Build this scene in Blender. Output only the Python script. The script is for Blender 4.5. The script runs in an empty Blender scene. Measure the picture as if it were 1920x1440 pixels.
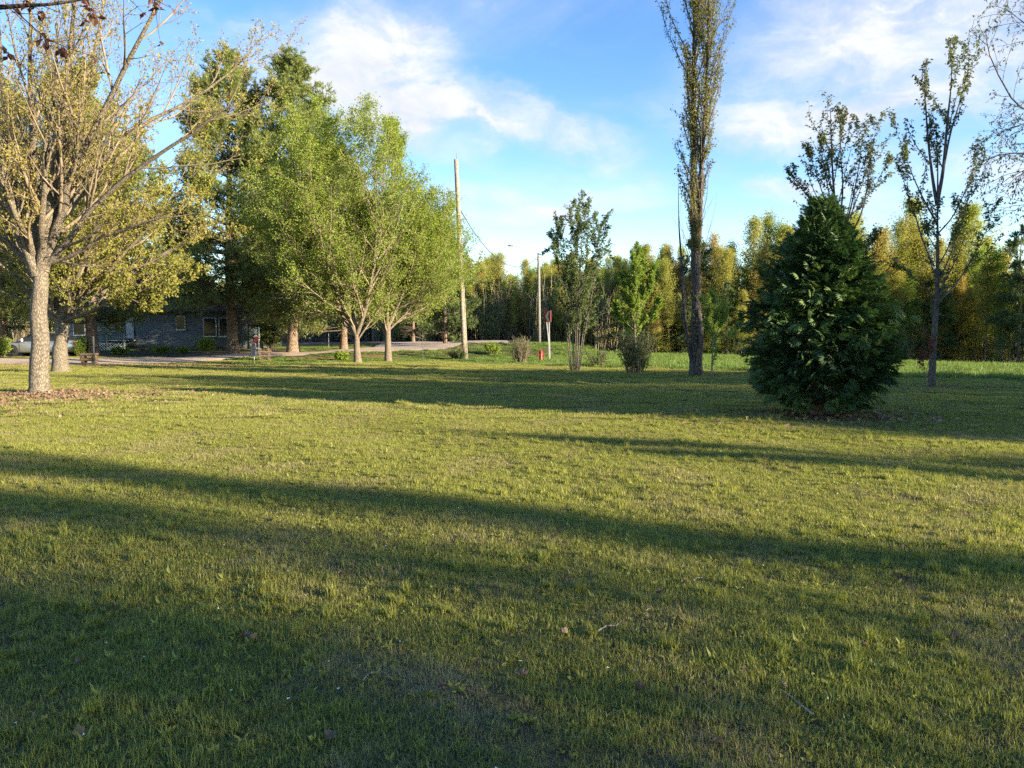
import bpy, math
import numpy as np
from mathutils import Vector, Matrix

# ------------------------------------------------------------------ camera
S = bpy.context.scene
COL = S.collection
CAM_H, FPX, HOR = 1.6, 1440.0, 625.0          # eye height, focal length in photo pixels, horizon row
PITCH = math.atan((720 - HOR) / FPX)
cam_d = bpy.data.cameras.new('camera'); cam_d.sensor_width = 36.0; cam_d.lens = 36.0 * FPX / 1920
cam_d.clip_start = 0.05; cam_d.clip_end = 3000
cam = bpy.data.objects.new('camera', cam_d); COL.objects.link(cam)
cam.location = (0, 0, CAM_H); cam.rotation_euler = (math.pi / 2 - PITCH, 0, 0)
S.camera = cam

# ------------------------------------------------------------------ light
SUN_AZ, SUN_EL = 113.5, 13.5                  # degrees clockwise from +Y, degrees up
sun_d = bpy.data.lights.new('sun', 'SUN'); sun_d.energy = 5.0; sun_d.angle = math.radians(0.5)
sun_d.color = (1.0, 0.86, 0.62)
sun = bpy.data.objects.new('sun', sun_d); COL.objects.link(sun)
_a, _e = math.radians(SUN_AZ), math.radians(SUN_EL)
SUNV = Vector((math.sin(_a) * math.cos(_e), math.cos(_a) * math.cos(_e), math.sin(_e)))
sun.rotation_euler = SUNV.to_track_quat('Z', 'Y').to_euler(); sun.location = SUNV * 80
S.view_settings.view_transform = 'Standard'; S.view_settings.look = 'None'
S.view_settings.exposure = 2.0; S.view_settings.gamma = 1.0; S.view_settings.use_curve_mapping = False
S.cycles.use_denoising = False
S.cycles.denoiser = 'OPENIMAGEDENOISE'
S.cycles.max_bounces = 5; S.cycles.diffuse_bounces = 3; S.cycles.glossy_bounces = 2
S.cycles.transmission_bounces = 3; S.cycles.transparent_max_bounces = 4
S.cycles.sample_clamp_indirect = 6.0
S.cycles.caustics_reflective = False; S.cycles.caustics_refractive = False
S.cycles.use_adaptive_sampling = True; S.cycles.adaptive_threshold = 0.01

def pix_dir(px, py):
    xc, yc = (px - 960) / FPX, -(py - 720) / FPX
    cp, sp = math.cos(PITCH), math.sin(PITCH)
    return np.array([xc, cp + yc * sp, -sp + yc * cp])
def PT(px, py, D):
    d = pix_dir(px, py); t = D / d[1]
    return np.array([d[0] * t, D, CAM_H + d[2] * t])
def PX(px, D):                                 # lateral metres of a pixel column on the ground at depth D
    return PT(px, 690, D)[0]

# ------------------------------------------------------------------ sky
W = bpy.data.worlds.new('World'); S.world = W; W.use_nodes = True
NT = W.node_tree; NT.nodes.clear()
class G:
    """small helper to write node maths"""
    def __init__(s, nt): s.nt = nt
    def n(s, t, **k):
        nd = s.nt.nodes.new(t)
        for a, b in k.items(): setattr(nd, a, b)
        return nd
    def put(s, sock, v):
        if hasattr(v, 'links') or isinstance(v, bpy.types.NodeSocket): s.nt.links.new(v, sock)
        else: sock.default_value = v
    def m(s, op, a, b=0.0, c=0.0, clamp=False):
        nd = s.n('ShaderNodeMath', operation=op); nd.use_clamp = clamp
        s.put(nd.inputs[0], a); s.put(nd.inputs[1], b); s.put(nd.inputs[2], c)
        return nd.outputs[0]
    def rng(s, v, a, b, c=0.0, d=1.0, smooth=True):
        nd = s.n('ShaderNodeMapRange'); nd.interpolation_type = 'SMOOTHSTEP' if smooth else 'LINEAR'
        s.put(nd.inputs[0], v); s.put(nd.inputs[1], a); s.put(nd.inputs[2], b); s.put(nd.inputs[3], c); s.put(nd.inputs[4], d)
        return nd.outputs[0]
    def noise(s, vec, scale, detail=4.0, rough=0.55, dist=0.0, out=0):
        nd = s.n('ShaderNodeTexNoise'); 
        if vec is not None: s.put(nd.inputs['Vector'], vec)
        s.put(nd.inputs['Scale'], scale); s.put(nd.inputs['Detail'], detail); s.put(nd.inputs['Roughness'], rough); s.put(nd.inputs['Distortion'], dist)
        return nd.outputs[out]
    def mix(s, f, a, b, blend='MIX'):
        nd = s.n('ShaderNodeMix', data_type='RGBA', blend_type=blend)
        s.put(nd.inputs[0], f); s.put(nd.inputs[6], a); s.put(nd.inputs[7], b)
        return nd.outputs[2]
    def comb(s, x, y, z):
        nd = s.n('ShaderNodeCombineXYZ'); s.put(nd.inputs[0], x); s.put(nd.inputs[1], y); s.put(nd.inputs[2], z); return nd.outputs[0]
    def ramp(s, f, stops):
        nd = s.n('ShaderNodeValToRGB'); cr = nd.color_ramp
        while len(cr.elements) < len(stops): cr.elements.new(0.5)
        for e, (p, c) in zip(cr.elements, stops): e.position = p; e.color = (*c, 1)
        s.put(nd.inputs[0], f); return nd.outputs[0]

def build_sky():
    g = G(NT)
    sk = g.n('ShaderNodeTexSky', sky_type='NISHITA'); sk.sun_disc = False
    sk.sun_elevation = math.radians(SUN_EL); sk.sun_rotation = math.radians(SUN_AZ)
    sk.air_density = 1.0; sk.dust_density = 0.0; sk.ozone_density = 1.6; sk.altitude = 200
    hs = g.n('ShaderNodeHueSaturation'); hs.inputs['Saturation'].default_value = 1.32; hs.inputs['Hue'].default_value = 0.517
    NT.links.new(sk.outputs[0], hs.inputs['Color'])
    tc = g.n('ShaderNodeTexCoord')
    sp = g.n('ShaderNodeSeparateXYZ'); NT.links.new(tc.outputs['Generated'], sp.inputs[0])
    x, y, z = sp.outputs
    az = g.m('ARCTAN2', x, y); el = g.m('ARCSINE', z)
    # cloud plane coordinates (cirrus seen in perspective)
    zz = g.m('MAXIMUM', z, 0.03)
    px_, py_ = g.m('DIVIDE', x, zz), g.m('DIVIDE', y, zz)
    base = g.comb(az, g.m('MULTIPLY', el, 1.6), 0.0)
    w1 = g.n('ShaderNodeSeparateXYZ'); NT.links.new(g.noise(base, 5.0, 5.0, 0.6, 0.0, 1), w1.inputs[0])
    w2 = g.n('ShaderNodeSeparateXYZ'); NT.links.new(g.noise(base, 17.0, 5.0, 0.65, 0.0, 1), w2.inputs[0])
    def warp(v, i):
        a = g.m('MULTIPLY_ADD', g.m('SUBTRACT', w1.outputs[i], 0.5), 0.13, v)
        return g.m('MULTIPLY_ADD', g.m('SUBTRACT', w2.outputs[i], 0.5), 0.035, a)
    wa, we = warp(az, 0), warp(el, 1)
    def blob(px, py, rx, ry, rot, wt, soft=1.0):
        d = pix_dir(px, py); d = d / np.linalg.norm(d)
        a0, e0 = math.atan2(d[0], d[1]), math.asin(d[2])
        c, s_ = math.cos(math.radians(rot)), math.sin(math.radians(rot))
        da, de = g.m('SUBTRACT', wa, a0), g.m('SUBTRACT', we, e0)
        u = g.m('DIVIDE', g.m('ADD', g.m('MULTIPLY', da, c), g.m('MULTIPLY', de, s_)), rx / FPX)
        v = g.m('DIVIDE', g.m('SUBTRACT', g.m('MULTIPLY', de, c), g.m('MULTIPLY', da, s_)), ry / FPX)
        r = g.m('ADD', g.m('MULTIPLY', u, u), g.m('MULTIPLY', v, v))
        return g.rng(r, soft, 0.0, 0.0, wt)
    blobs = [(735, 130, 150, 165, 0, 1.0), (800, 240, 190, 70, -10, .75), (1010, 235, 240, 62, -13, .85), (560, 120, 190, 130, 0, .45),
             (940, 400, 230, 75, -4, .62), (1620, 110, 420, 160, 6, .62), (1830, 60, 260, 170, 0, .42), (1480, 225, 260, 60, 2, .55),
             (1465, 350, 110, 38, 6, .75), (1720, 350, 260, 75, -5, .62), (1140, 375, 240, 40, 14, .35), (960, 520, 420, 40, 0, .2),
             (250, 120, 300, 160, 0, .3), (2300, 200, 420, 200, 0, .6), (-350, 260, 420, 160, 8, .55), (1200, -420, 700, 260, 10, .6)]
    dens = None
    for b in blobs:
        o = blob(*b); dens = o if dens is None else g.m('ADD', dens, o)
    # wispy modulation + thin cirrus over the whole dome
    streak = g.noise(g.comb(g.m('MULTIPLY', px_, .55), g.m('MULTIPLY', py_, .55), 1.3), 1.0, 7.0, 0.6, 0.6)
    fib = g.noise(g.comb(g.m('MULTIPLY', wa, 3.2), g.m('MULTIPLY_ADD', wa, 3.0, g.m('MULTIPLY', we, 17.0)), 0.0), 2.2, 6.0, 0.6)
    fine = g.noise(base, 11.0, 7.0, 0.62, 0.5)
    mod = g.m('ADD', g.m('MULTIPLY', g.rng(fine, .25, .75), .38), g.m('MULTIPLY', g.rng(fib, .25, .75), .42))
    dens = g.m('MULTIPLY', dens, g.m('ADD', mod, .30))
    cir = g.m('MULTIPLY', g.rng(streak, .46, .75), .40)
    dens = g.m('MINIMUM', g.m('ADD', dens, g.m('ADD', cir, g.m('MULTIPLY', g.rng(fib, .5, .8), .12))), 1.0)
    dens = g.m('MULTIPLY', dens, g.rng(el, -0.02, 0.12, .35, 1.0), clamp=True)
    # cloud brightness: scattered sun and sky light
    cl = g.mix(g.rng(fine, .3, .7), (2.1, 2.25, 2.5, 1), (2.75, 2.8, 2.9, 1))
    col = g.mix(g.m('POWER', dens, 1.25), hs.outputs[0], cl)
    bg = g.n('ShaderNodeBackground'); NT.links.new(col, bg.inputs[0]); bg.inputs[1].default_value = SKY_STRENGTH
    out = g.n('ShaderNodeOutputWorld'); NT.links.new(bg.outputs[0], out.inputs[0])
SKY_STRENGTH = 0.095
build_sky()
W.cycles.sampling_method = 'MANUAL'; W.cycles.sample_map_resolution = 512

# ------------------------------------------------------------------ helpers
R = np.random.default_rng(11)
def norm(v): return v / np.maximum(np.linalg.norm(v, axis=-1, keepdims=True), 1e-9)
def np_mesh(name, verts, faces, mat=None, tint=None, smooth=False):
    """verts (N,3); faces: one (M,k) array or a list of them; tint: per-face floats"""
    if not isinstance(faces, (list, tuple)): faces = [faces]
    faces = [np.asarray(f, dtype=np.int32) for f in faces if len(f)]
    me = bpy.data.meshes.new(name)
    verts = np.ascontiguousarray(verts, dtype=np.float32)
    me.vertices.add(len(verts)); me.vertices.foreach_set('co', verts.ravel())
    loops = np.concatenate([f.ravel() for f in faces]); tot = np.concatenate([np.full(len(f), f.shape[1], np.int32) for f in faces])
    me.loops.add(len(loops)); me.loops.foreach_set('vertex_index', loops)
    me.polygons.add(len(tot)); st = np.zeros(len(tot), np.int32); st[1:] = np.cumsum(tot)[:-1]
    me.polygons.foreach_set('loop_start', st)
    try: me.polygons.foreach_set('loop_total', tot)
    except Exception: pass
    me.update(calc_edges=True)
    me.polygons.foreach_set('use_smooth', np.full(len(tot), bool(smooth)))
    if tint is not None:
        at = me.attributes.new('tint', 'FLOAT', 'FACE'); at.data.foreach_set('value', np.ascontiguousarray(tint, dtype=np.float32))
    if mat: me.materials.append(mat)
    return me
class Geo:
    """collects boxes, tubes, prisms into one mesh"""
    def __init__(s): s.v = []; s.f = {}; s.n = 0
    def add(s, v, f):
        v = np.asarray(v, float).reshape(-1, 3)
        for a in (f if isinstance(f, list) else [f]):
            a = np.asarray(a, int) + s.n; s.f.setdefault(a.shape[1], []).append(a)
        s.v.append(v); s.n += len(v); return s
    def box(s, lo, hi, bev=0.0):
        (x0, y0, z0), (x1, y1, z1) = lo, hi
        if bev <= 0:
            v = [(x0,y0,z0),(x1,y0,z0),(x1,y1,z0),(x0,y1,z0),(x0,y0,z1),(x1,y0,z1),(x1,y1,z1),(x0,y1,z1)]
            return s.add(v, np.array([(0,3,2,1),(4,5,6,7),(0,1,5,4),(1,2,6,5),(2,3,7,6),(3,0,4,7)]))
        b = bev
        pr = [(x0+b,y0),(x1-b,y0),(x1,y0+b),(x1,y1-b),(x1-b,y1),(x0+b,y1),(x0,y1-b),(x0,y0+b)]
        return s.prism(pr, z0, z1)
    def prism(s, poly, z0, z1):
        n = len(poly); v = [(x, y, z0) for x, y in poly] + [(x, y, z1) for x, y in poly]
        q = np.array([(i, (i+1) % n, n + (i+1) % n, n + i) for i in range(n)])
        return s.add(v, [q, np.array([list(range(n))[::-1]]), np.array([list(range(n, 2*n))])])
    def tube(s, pts, rad, k=8, cap=True):
        pts = np.asarray(pts, float); rad = np.broadcast_to(np.asarray(rad, float), (len(pts),))
        v, f = tube_arrays(pts[None], rad[None], k); s.add(v, f)
        if cap: s.f.setdefault(k, []).append(np.array([list(range(k))[::-1], list(range((len(pts)-1)*k, len(pts)*k))]) + s.n - len(v))
        return s
    def lathe(s, prof, c=(0, 0, 0), k=14, axis='z'):
        a = np.linspace(0, 2*np.pi, k, endpoint=False); rings = []
        for r, h in prof:
            ring = np.stack([r*np.cos(a), r*np.sin(a), np.full(k, h)], 1)
            if axis == 'y': ring = ring[:, [0, 2, 1]] * [1, 1, -1]
            if axis == 'x': ring = ring[:, [2, 0, 1]]
            rings.append(ring)
        v = np.concatenate(rings) + np.asarray(c); n = len(prof)
        i, j = np.meshgrid(np.arange(n-1), np.arange(k), indexing='ij'); jn = (j+1) % k
        q = np.stack([i*k+j, i*k+jn, (i+1)*k+jn, (i+1)*k+j], -1).reshape(-1, 4)
        return s.add(v, [q, np.array([list(range(k))[::-1]]), np.array([list(range((n-1)*k, n*k))])])
    def rot(s, M):
        s.v = [v @ np.array(M).T for v in s.v]; return s
    def mesh(s, name, mat, smooth=False):
        return np_mesh(name, np.concatenate(s.v), [np.concatenate(a) for a in s.f.values()], mat, None, smooth)
def tube_arrays(P, Rr, k):
    """P (B,n,3), Rr (B,n) -> verts, quads"""
    B, n = P.shape[:2]
    t = np.empty_like(P); t[:, 1:-1] = P[:, 2:] - P[:, :-2]; t[:, 0] = P[:, 1] - P[:, 0]; t[:, -1] = P[:, -1] - P[:, -2]
    t = norm(t); t0 = norm(P[:, -1] - P[:, 0])
    ref = np.where(np.abs(t0[:, 2:3]) > .8, np.array([[1., 0, 0]]), np.array([[0, 0, 1.]]))
    ref = np.repeat(ref[:, None], n, 1)
    u = norm(np.cross(t, ref)); w = np.cross(t, u)
    a = np.arange(k) * 2 * np.pi / k
    V = P[:, :, None] + Rr[:, :, None, None] * (np.cos(a)[None, None, :, None] * u[:, :, None] + np.sin(a)[None, None, :, None] * w[:, :, None])
    b, i, j = np.meshgrid(np.arange(B), np.arange(n-1), np.arange(k), indexing='ij'); jn = (j+1) % k
    o = b*n*k
    Q = np.stack([o+i*k+j, o+i*k+jn, o+(i+1)*k+jn, o+(i+1)*k+j], -1).reshape(-1, 4)
    return V.reshape(-1, 3), Q
def tubes_mesh(name, groups, mat):
    vs, fs, n = [], [], 0
    for P, Rr, k in groups:
        if len(P) == 0: continue
        v, f = tube_arrays(P, Rr, k); vs.append(v); fs.append(f + n); n += len(v)
    return np_mesh(name, np.concatenate(vs), np.concatenate(fs), mat, None, True)
def catmull(pts, n):
    p = np.asarray(pts, float); p = np.vstack([2*p[0]-p[1], p, 2*p[-1]-p[-2]]); m = len(p) - 3
    out = []
    for t in np.linspace(0, m - 1e-6, n):
        i = int(t); f = t - i; a, b, c, d = p[i:i+4]
        out.append(.5*((2*b)+(-a+c)*f+(2*a-5*b+4*c-d)*f*f+(-a+3*b-3*c+d)*f**3))
    return np.array(out)
def grow(start, d, length, r0, r1, nseg, wig, up, rng, drop=None):
    """vectorised branch growth: start (B,3), d (B,3), length/r0/r1 (B,)"""
    B = len(start); P = np.empty((B, nseg+1, 3)); P[:, 0] = start; d = norm(d.copy())
    for i in range(nseg):
        d = d + rng.normal(size=(B, 3)) * wig; d[:, 2] += up / nseg
        if drop is not None: d[:, 2] -= drop * (i / nseg)
        d = norm(d); P[:, i+1] = P[:, i] + d * (length / nseg)[:, None]
    f = np.linspace(0, 1, nseg+1)[None]
    return P, r0[:, None] * (1 - f) + r1[:, None] * f
def at(P, f):
    """points and tangents at fraction f (B,) of polylines P (B,n,3)"""
    n = P.shape[1] - 1; t = np.clip(f, 0, .9999) * n; i = t.astype(int); q = (t - i)[:, None]; b = np.arange(len(P))
    a, c = P[b, i], P[b, i+1]; return a + (c - a) * q, norm(c - a)
def spawn(P, Rr, per, f0, f1, ang, angsd, rng, az0=None):
    """children start points: returns parent index, f, start, dir, parent radius there"""
    B = len(P); cnt = per if np.ndim(per) else np.full(B, per); par = np.repeat(np.arange(B), cnt)
    N = len(par); k = np.concatenate([np.arange(c) for c in cnt]) if N else np.zeros(0)
    f = f0 + (f1 - f0) * (k + rng.uniform(0, 1, N)) / cnt[par]
    s, t = at(P[par], f)
    ref = np.where(np.abs(t[:, 2:3]) > .9, np.array([[1., 0, 0]]), np.array([[0, 0, 1.]]))
    u = norm(np.cross(t, ref)); w = np.cross(t, u)
    az = k * 2.4 + rng.uniform(0, 6.28, B)[par] + rng.normal(size=N) * .4
    a = np.radians(ang) + rng.normal(size=N) * np.radians(angsd)
    d = t * np.cos(a)[:, None] + (u * np.cos(az)[:, None] + w * np.sin(az)[:, None]) * np.sin(a)[:, None]
    n = Rr.shape[1] - 1; ti = np.clip(f, 0, .999) * n; i = ti.astype(int)
    rr = Rr[par, i] + (Rr[par, i+1] - Rr[par, i]) * (ti - i)
    return par, f, s, d, rr
def plen(P): return np.linalg.norm(np.diff(P, axis=1), axis=2).sum(1)
def leaf_sites(P, per, f0, f1, rng, jit):
    B = len(P); par = np.repeat(np.arange(B), per); f = rng.uniform(f0, f1, len(par))
    p, t = at(P[par], f); return p + rng.normal(size=p.shape) * jit, t
def leaf_quads(c, d, size, asp, rng, droop=0.0, fold=.25):
    """one folded rhombus per leaf, base at c growing along d"""
    N = len(c); d = d.copy(); d[:, 2] -= droop; d = norm(d)
    r = rng.normal(size=(N, 3)); side = norm(np.cross(d, r)); nn = np.cross(side, d)
    L = size[:, None]; Wd = L * asp
    v = np.empty((N, 4, 3)); v[:, 0] = c; v[:, 1] = c + d*L*.45 + side*Wd*.5 + nn*Wd*fold; v[:, 2] = c + d*L; v[:, 3] = c + d*L*.45 - side*Wd*.5 + nn*Wd*fold
    return v.reshape(-1, 3), np.arange(N*4).reshape(N, 4)
def leaf_mesh(name, c, d, size, asp, rng, mat, droop=0.0, tint=None):
    v, f = leaf_quads(c, d, size, asp, rng, droop)
    if tint is None: tint = rng.uniform(0, 1, len(c))
    return np_mesh(name, v, f, mat, tint)

# scene objects
def prop(o, label=None, cat=None, group=None, kind=None):
    if label: o['label'] = label
    if cat: o['category'] = cat
    if group: o['group'] = group
    if kind: o['kind'] = kind
    return o
def obj(name, me, parent=None, loc=None, rz=None, scale=None):
    o = bpy.data.objects.new(name, me); COL.objects.link(o)
    if parent: o.parent = parent
    if loc is not None: o.location = loc
    if rz is not None: o.rotation_euler = (0, 0, rz)
    if scale is not None: o.scale = (scale,)*3 if np.isscalar(scale) else scale
    return o
def thing(name, label, cat, loc, rz=0, group=None, scale=1.0):
    return prop(obj(name, None, None, loc, rz, scale), label, cat, group)
def copy_tree(src, loc, rz=0, scale=1.0, label=None, group=None, name=None):
    r = src.copy(); COL.objects.link(r); r.location = loc; r.rotation_euler = (0, 0, rz); r.scale = (scale,)*3 if np.isscalar(scale) else scale
    if label: r['label'] = label
    if group: r['group'] = group
    for c in src.children:
        k = c.copy(); COL.objects.link(k); k.parent = r
        for c2 in c.children:
            k2 = c2.copy(); COL.objects.link(k2); k2.parent = k
    return r

# ------------------------------------------------------------------ materials
def newmat(name):
    m = bpy.data.materials.new(name); m.use_nodes = True; m.node_tree.nodes.clear(); g = G(m.node_tree)
    out = g.n('ShaderNodeOutputMaterial'); return m, g, out
def pbsdf(g, out, col, rough=.7, bump=None, bstr=.3, spec=.3, metal=0.0, bdist=.02):
    b = g.n('ShaderNodeBsdfPrincipled'); g.put(b.inputs['Base Color'], col); g.put(b.inputs['Roughness'], rough)
    b.inputs['Specular IOR Level'].default_value = spec; b.inputs['Metallic'].default_value = metal
    if bump is not None:
        bp = g.n('ShaderNodeBump'); bp.inputs['Strength'].default_value = bstr; bp.inputs['Distance'].default_value = bdist
        g.put(bp.inputs['Height'], bump); g.nt.links.new(bp.outputs[0], b.inputs['Normal'])
    g.nt.links.new(b.outputs[0], out.inputs[0]); return b
def c4(c): return (*c, 1.0)
def mat_plain(name, col, rough=.6, var=.12, scale=8.0, spec=.3, metal=0.0):
    m, g, out = newmat(name); tc = g.n('ShaderNodeTexCoord').outputs['Object']
    n = g.noise(tc, scale, 5.0, .6)
    c = g.mix(g.rng(n, .3, .7), c4(tuple(x*(1-var) for x in col)), c4(tuple(min(1, x*(1+var)) for x in col)))
    pbsdf(g, out, c, rough, n, .15, spec, metal); return m
def mat_leaf(name, stops, trans=.35, rough=.55, tcol=1.35, objvar=.25, spec=.25):
    """foliage: colour by leaf tint and by tree, part of the light passes through"""
    m, g, out = newmat(name)
    t = g.n('ShaderNodeAttribute'); t.attribute_name = 'tint'
    oi = g.n('ShaderNodeObjectInfo')
    geo = g.n('ShaderNodeNewGeometry')
    cl = g.noise(geo.outputs['Position'], .9, 2.0, .5)
    f = g.m('ADD', g.m('MULTIPLY', t.outputs['Fac'], .55), g.m('MULTIPLY', g.rng(cl, .3, .7), .45 - objvar*.5))
    f = g.m('ADD', f, g.m('MULTIPLY', oi.outputs['Random'], objvar), clamp=True)
    col = g.ramp(f, stops)
    b = g.n('ShaderNodeBsdfPrincipled'); g.put(b.inputs['Base Color'], col); b.inputs['Roughness'].default_value = rough
    b.inputs['Specular IOR Level'].default_value = spec
    tr = g.n('ShaderNodeBsdfTranslucent'); tm = g.mix(1.0, col, (tcol, tcol*1.05, tcol*.6, 1), 'MULTIPLY'); g.put(tr.inputs[0], tm)
    mx = g.n('ShaderNodeMixShader'); mx.inputs[0].default_value = trans
    g.nt.links.new(b.outputs[0], mx.inputs[1]); g.nt.links.new(tr.outputs[0], mx.inputs[2]); g.nt.links.new(mx.outputs[0], out.inputs[0])
    return m
def mat_bark(name, a, b, scale=14.0, ridges=.6, moss=None):
    m, g, out = newmat(name); tc = g.n('ShaderNodeTexCoord').outputs['Object']
    mp = g.n('ShaderNodeMapping'); g.put(mp.inputs[0], tc); mp.inputs['Scale'].default_value = (1, 1, .3)
    v = g.n('ShaderNodeTexVoronoi'); v.feature = 'DISTANCE_TO_EDGE'; g.put(v.inputs['Vector'], mp.outputs[0]); v.inputs['Scale'].default_value = scale
    n = g.noise(tc, scale*.35, 6.0, .65); n2 = g.noise(mp.outputs[0], scale*2.2, 5.0, .7)
    crack = g.rng(g.m('ADD', v.outputs['Distance'], g.m('MULTIPLY', g.m('SUBTRACT', n2, .5), .25)), 0.0, .22)
    f = g.m('ADD', g.m('MULTIPLY', crack, ridges), g.m('MULTIPLY', g.rng(n, .3, .7), 1 - ridges))
    col = g.mix(f, c4(a), c4(b))
    if moss: col = g.mix(g.m('MULTIPLY', g.rng(g.noise(tc, 3.0, 6.0, .7), .52, .68), .6), col, c4(moss))
    pbsdf(g, out, col, .9, g.m('ADD', crack, g.m('MULTIPLY', n2, .6)), .8, .12, 0, .025); return m
def mat_birch(name):
    m, g, out = newmat(name); tc = g.n('ShaderNodeTexCoord').outputs['Object']; oi = g.n('ShaderNodeObjectInfo')
    mp = g.n('ShaderNodeMapping'); g.put(mp.inputs[0], tc); mp.inputs['Scale'].default_value = (2.5, 2.5, 7.0)
    n = g.noise(mp.outputs[0], 2.2, 5.0, .7); lo = g.noise(tc, .8, 3.0, .6)
    col = g.mix(g.rng(lo, .35, .7), (.50, .46, .39, 1), (.30, .26, .20, 1))
    col = g.mix(g.rng(n, .56, .64), col, (.05, .042, .035, 1))
    col = g.mix(g.rng(oi.outputs['Random'], .45, .6), col, (.16, .13, .095, 1))
    pbsdf(g, out, col, .8, n, .2, .2); return m
M = {}
M['maple_bark'] = mat_bark('maple_bark', (.075, .06, .047), (.27, .225, .17), 30, .6, (.21, .20, .125))
M['dark_bark'] = mat_bark('dark_bark', (.045, .036, .03), (.17, .135, .105), 20, .6)
M['poplar_bark'] = mat_bark('poplar_bark', (.035, .03, .028), (.15, .125, .11), 13, .7)
M['pine_bark'] = mat_bark('pine_bark', (.07, .048, .035), (.30, .22, .16), 15, .7)
M['linden_bark'] = mat_bark('linden_bark', (.12, .095, .07), (.29, .235, .17), 40, .4)
M['thin_bark'] = mat_bark('thin_bark', (.15, .12, .09), (.34, .28, .21), 26, .4)
M['sapling_bark'] = mat_bark('sapling_bark', (.06, .05, .045), (.19, .16, .135), 26, .4)
M['twig'] = mat_plain('twig', (.20, .155, .105), .85, .3, 5)
M['twig_red'] = mat_plain('twig_red', (.27, .215, .155), .85, .3, 5)
M['birch'] = mat_birch('birch')
M['maple_leaf'] = mat_leaf('maple_leaf', [(0, (.19, .125, .035)), (.4, (.27, .21, .045)), (1, (.35, .32, .075))], .38)
M['maple_leaf_dense'] = mat_leaf('maple_leaf_dense', [(0, (.165, .145, .035)), (.5, (.245, .235, .045)), (1, (.32, .335, .07))], .38)
M['linden_leaf'] = mat_leaf('linden_leaf', [(0, (.135, .175, .024)), (.5, (.20, .255, .035)), (1, (.285, .345, .06))], .38)
M['pine_needle'] = mat_leaf('pine_needle', [(0, (.10, .125, .045)), (.5, (.17, .20, .06)), (1, (.27, .28, .09))], .35, .5)
M['pine_dark'] = mat_leaf('pine_dark', [(0, (.04, .065, .03)), (.5, (.08, .115, .042)), (1, (.14, .165, .055))], .2, .5)
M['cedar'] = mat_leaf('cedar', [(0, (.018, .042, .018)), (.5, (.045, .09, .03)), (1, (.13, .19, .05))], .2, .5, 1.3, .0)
M['poplar_leaf'] = mat_leaf('poplar_leaf', [(0, (.10, .11, .03)), (.5, (.16, .16, .045)), (1, (.26, .23, .065))], .4)
M['sapling_leaf'] = mat_leaf('sapling_leaf', [(0, (.065, .06, .025)), (.5, (.09, .105, .035)), (1, (.15, .165, .05))], .35)
M['red_leaf'] = mat_leaf('red_leaf', [(0, (.09, .03, .022)), (1, (.17, .07, .04))], .4)
M['green_leaf'] = mat_leaf('green_leaf', [(0, (.12, .17, .026)), (.5, (.19, .26, .04)), (1, (.27, .33, .06))], .4)
M['shrub_leaf'] = mat_leaf('shrub_leaf', [(0, (.055, .075, .03)), (.5, (.085, .115, .04)), (1, (.13, .16, .055))], .35)
M['aspen_leaf'] = mat_leaf('aspen_leaf', [(0, (.25, .20, .055)), (.35, (.31, .265, .06)), (.7, (.33, .32, .065)), (1, (.29, .33, .07))], .4, .55, 1.3, .55)
M['amber_leaf'] = mat_leaf('amber_leaf', [(0, (.29, .19, .065)), (.5, (.37, .27, .075)), (1, (.40, .34, .09))], .4, .55, 1.3, .4)
M['grass'] = mat_leaf('grass', [(0, (.40, .33, .20)), (.17, (.33, .28, .13)), (.32, (.25, .235, .06)), (.62, (.225, .235, .05)), (1, (.33, .325, .075))], .38, .5, 1.3, .0, .3)
M['meadow'] = mat_leaf('meadow', [(0, (.15, .16, .045)), (.5, (.13, .20, .038)), (1, (.20, .26, .06))], .35, .5, 1.3, .1, .3)
M['dry'] = mat_leaf('dry', [(0, (.10, .065, .045)), (.5, (.20, .125, .075)), (1, (.32, .24, .16))], .2, .7, 1.1, .2)

# ------------------------------------------------------------------ terrain
_ctl = []
for px, py, D in [(75,737,20.6),(1535,780,14.9),(1305,705,28.8),(1747,727,22.6),(1800,690,66),(1920,690,67),(1600,683,65.5),(1800,706,36),(1080,695,33),(670,680,42),
                  (728,678,43.5),(872,673,48),(1014,678,46),(1031,678,47),(1011,644,66),(760,657,54),(900,643,60),(760,641,75),(950,639,70),
                  (940,651,57),(960,676,46),(1060,672,52),(1000,650,60),(620,643,84),(480,645,84),(0,684,38),(0,672,44),(300,671,46),(300,683,40),
                  (500,657,54),(480,668,48),(650,652,58),(650,660,51),(560,674,46),(620,678,44),(470,685,40),(300,656,60),(430,656,60),(120,660,60),
                  (438,662,52),(550,662,53),(645,656,57),(90,668,47),(1250,668,64.5),(1400,674,64.5),(1130,667,62),(-200,684,38),(-300,668,48)]:
    _ctl.append(PT(px, py, D))
for yy in range(-16, 32, 8):
    for xx in range(-40, 48, 8):
        if yy < 24 or -18 < xx < 18: _ctl.append((xx, yy, 0.0))
for xx, yy, zz in [(-60,70,.5),(-40,90,.8),(0,95,.6),(20,80,-.4),(47,68,-1.4),(40,80,-1.4),(50,40,-.7),(-60,45,.2),(60,0,0),(60,80,-1),(0,130,1),(-60,130,1),(60,120,-.5),(8,74,0),
                   (-40,30,0),(-25,28,0),(45,20,-.1)]: _ctl.append((xx, yy, zz))
_ctl = np.array(_ctl)
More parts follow.
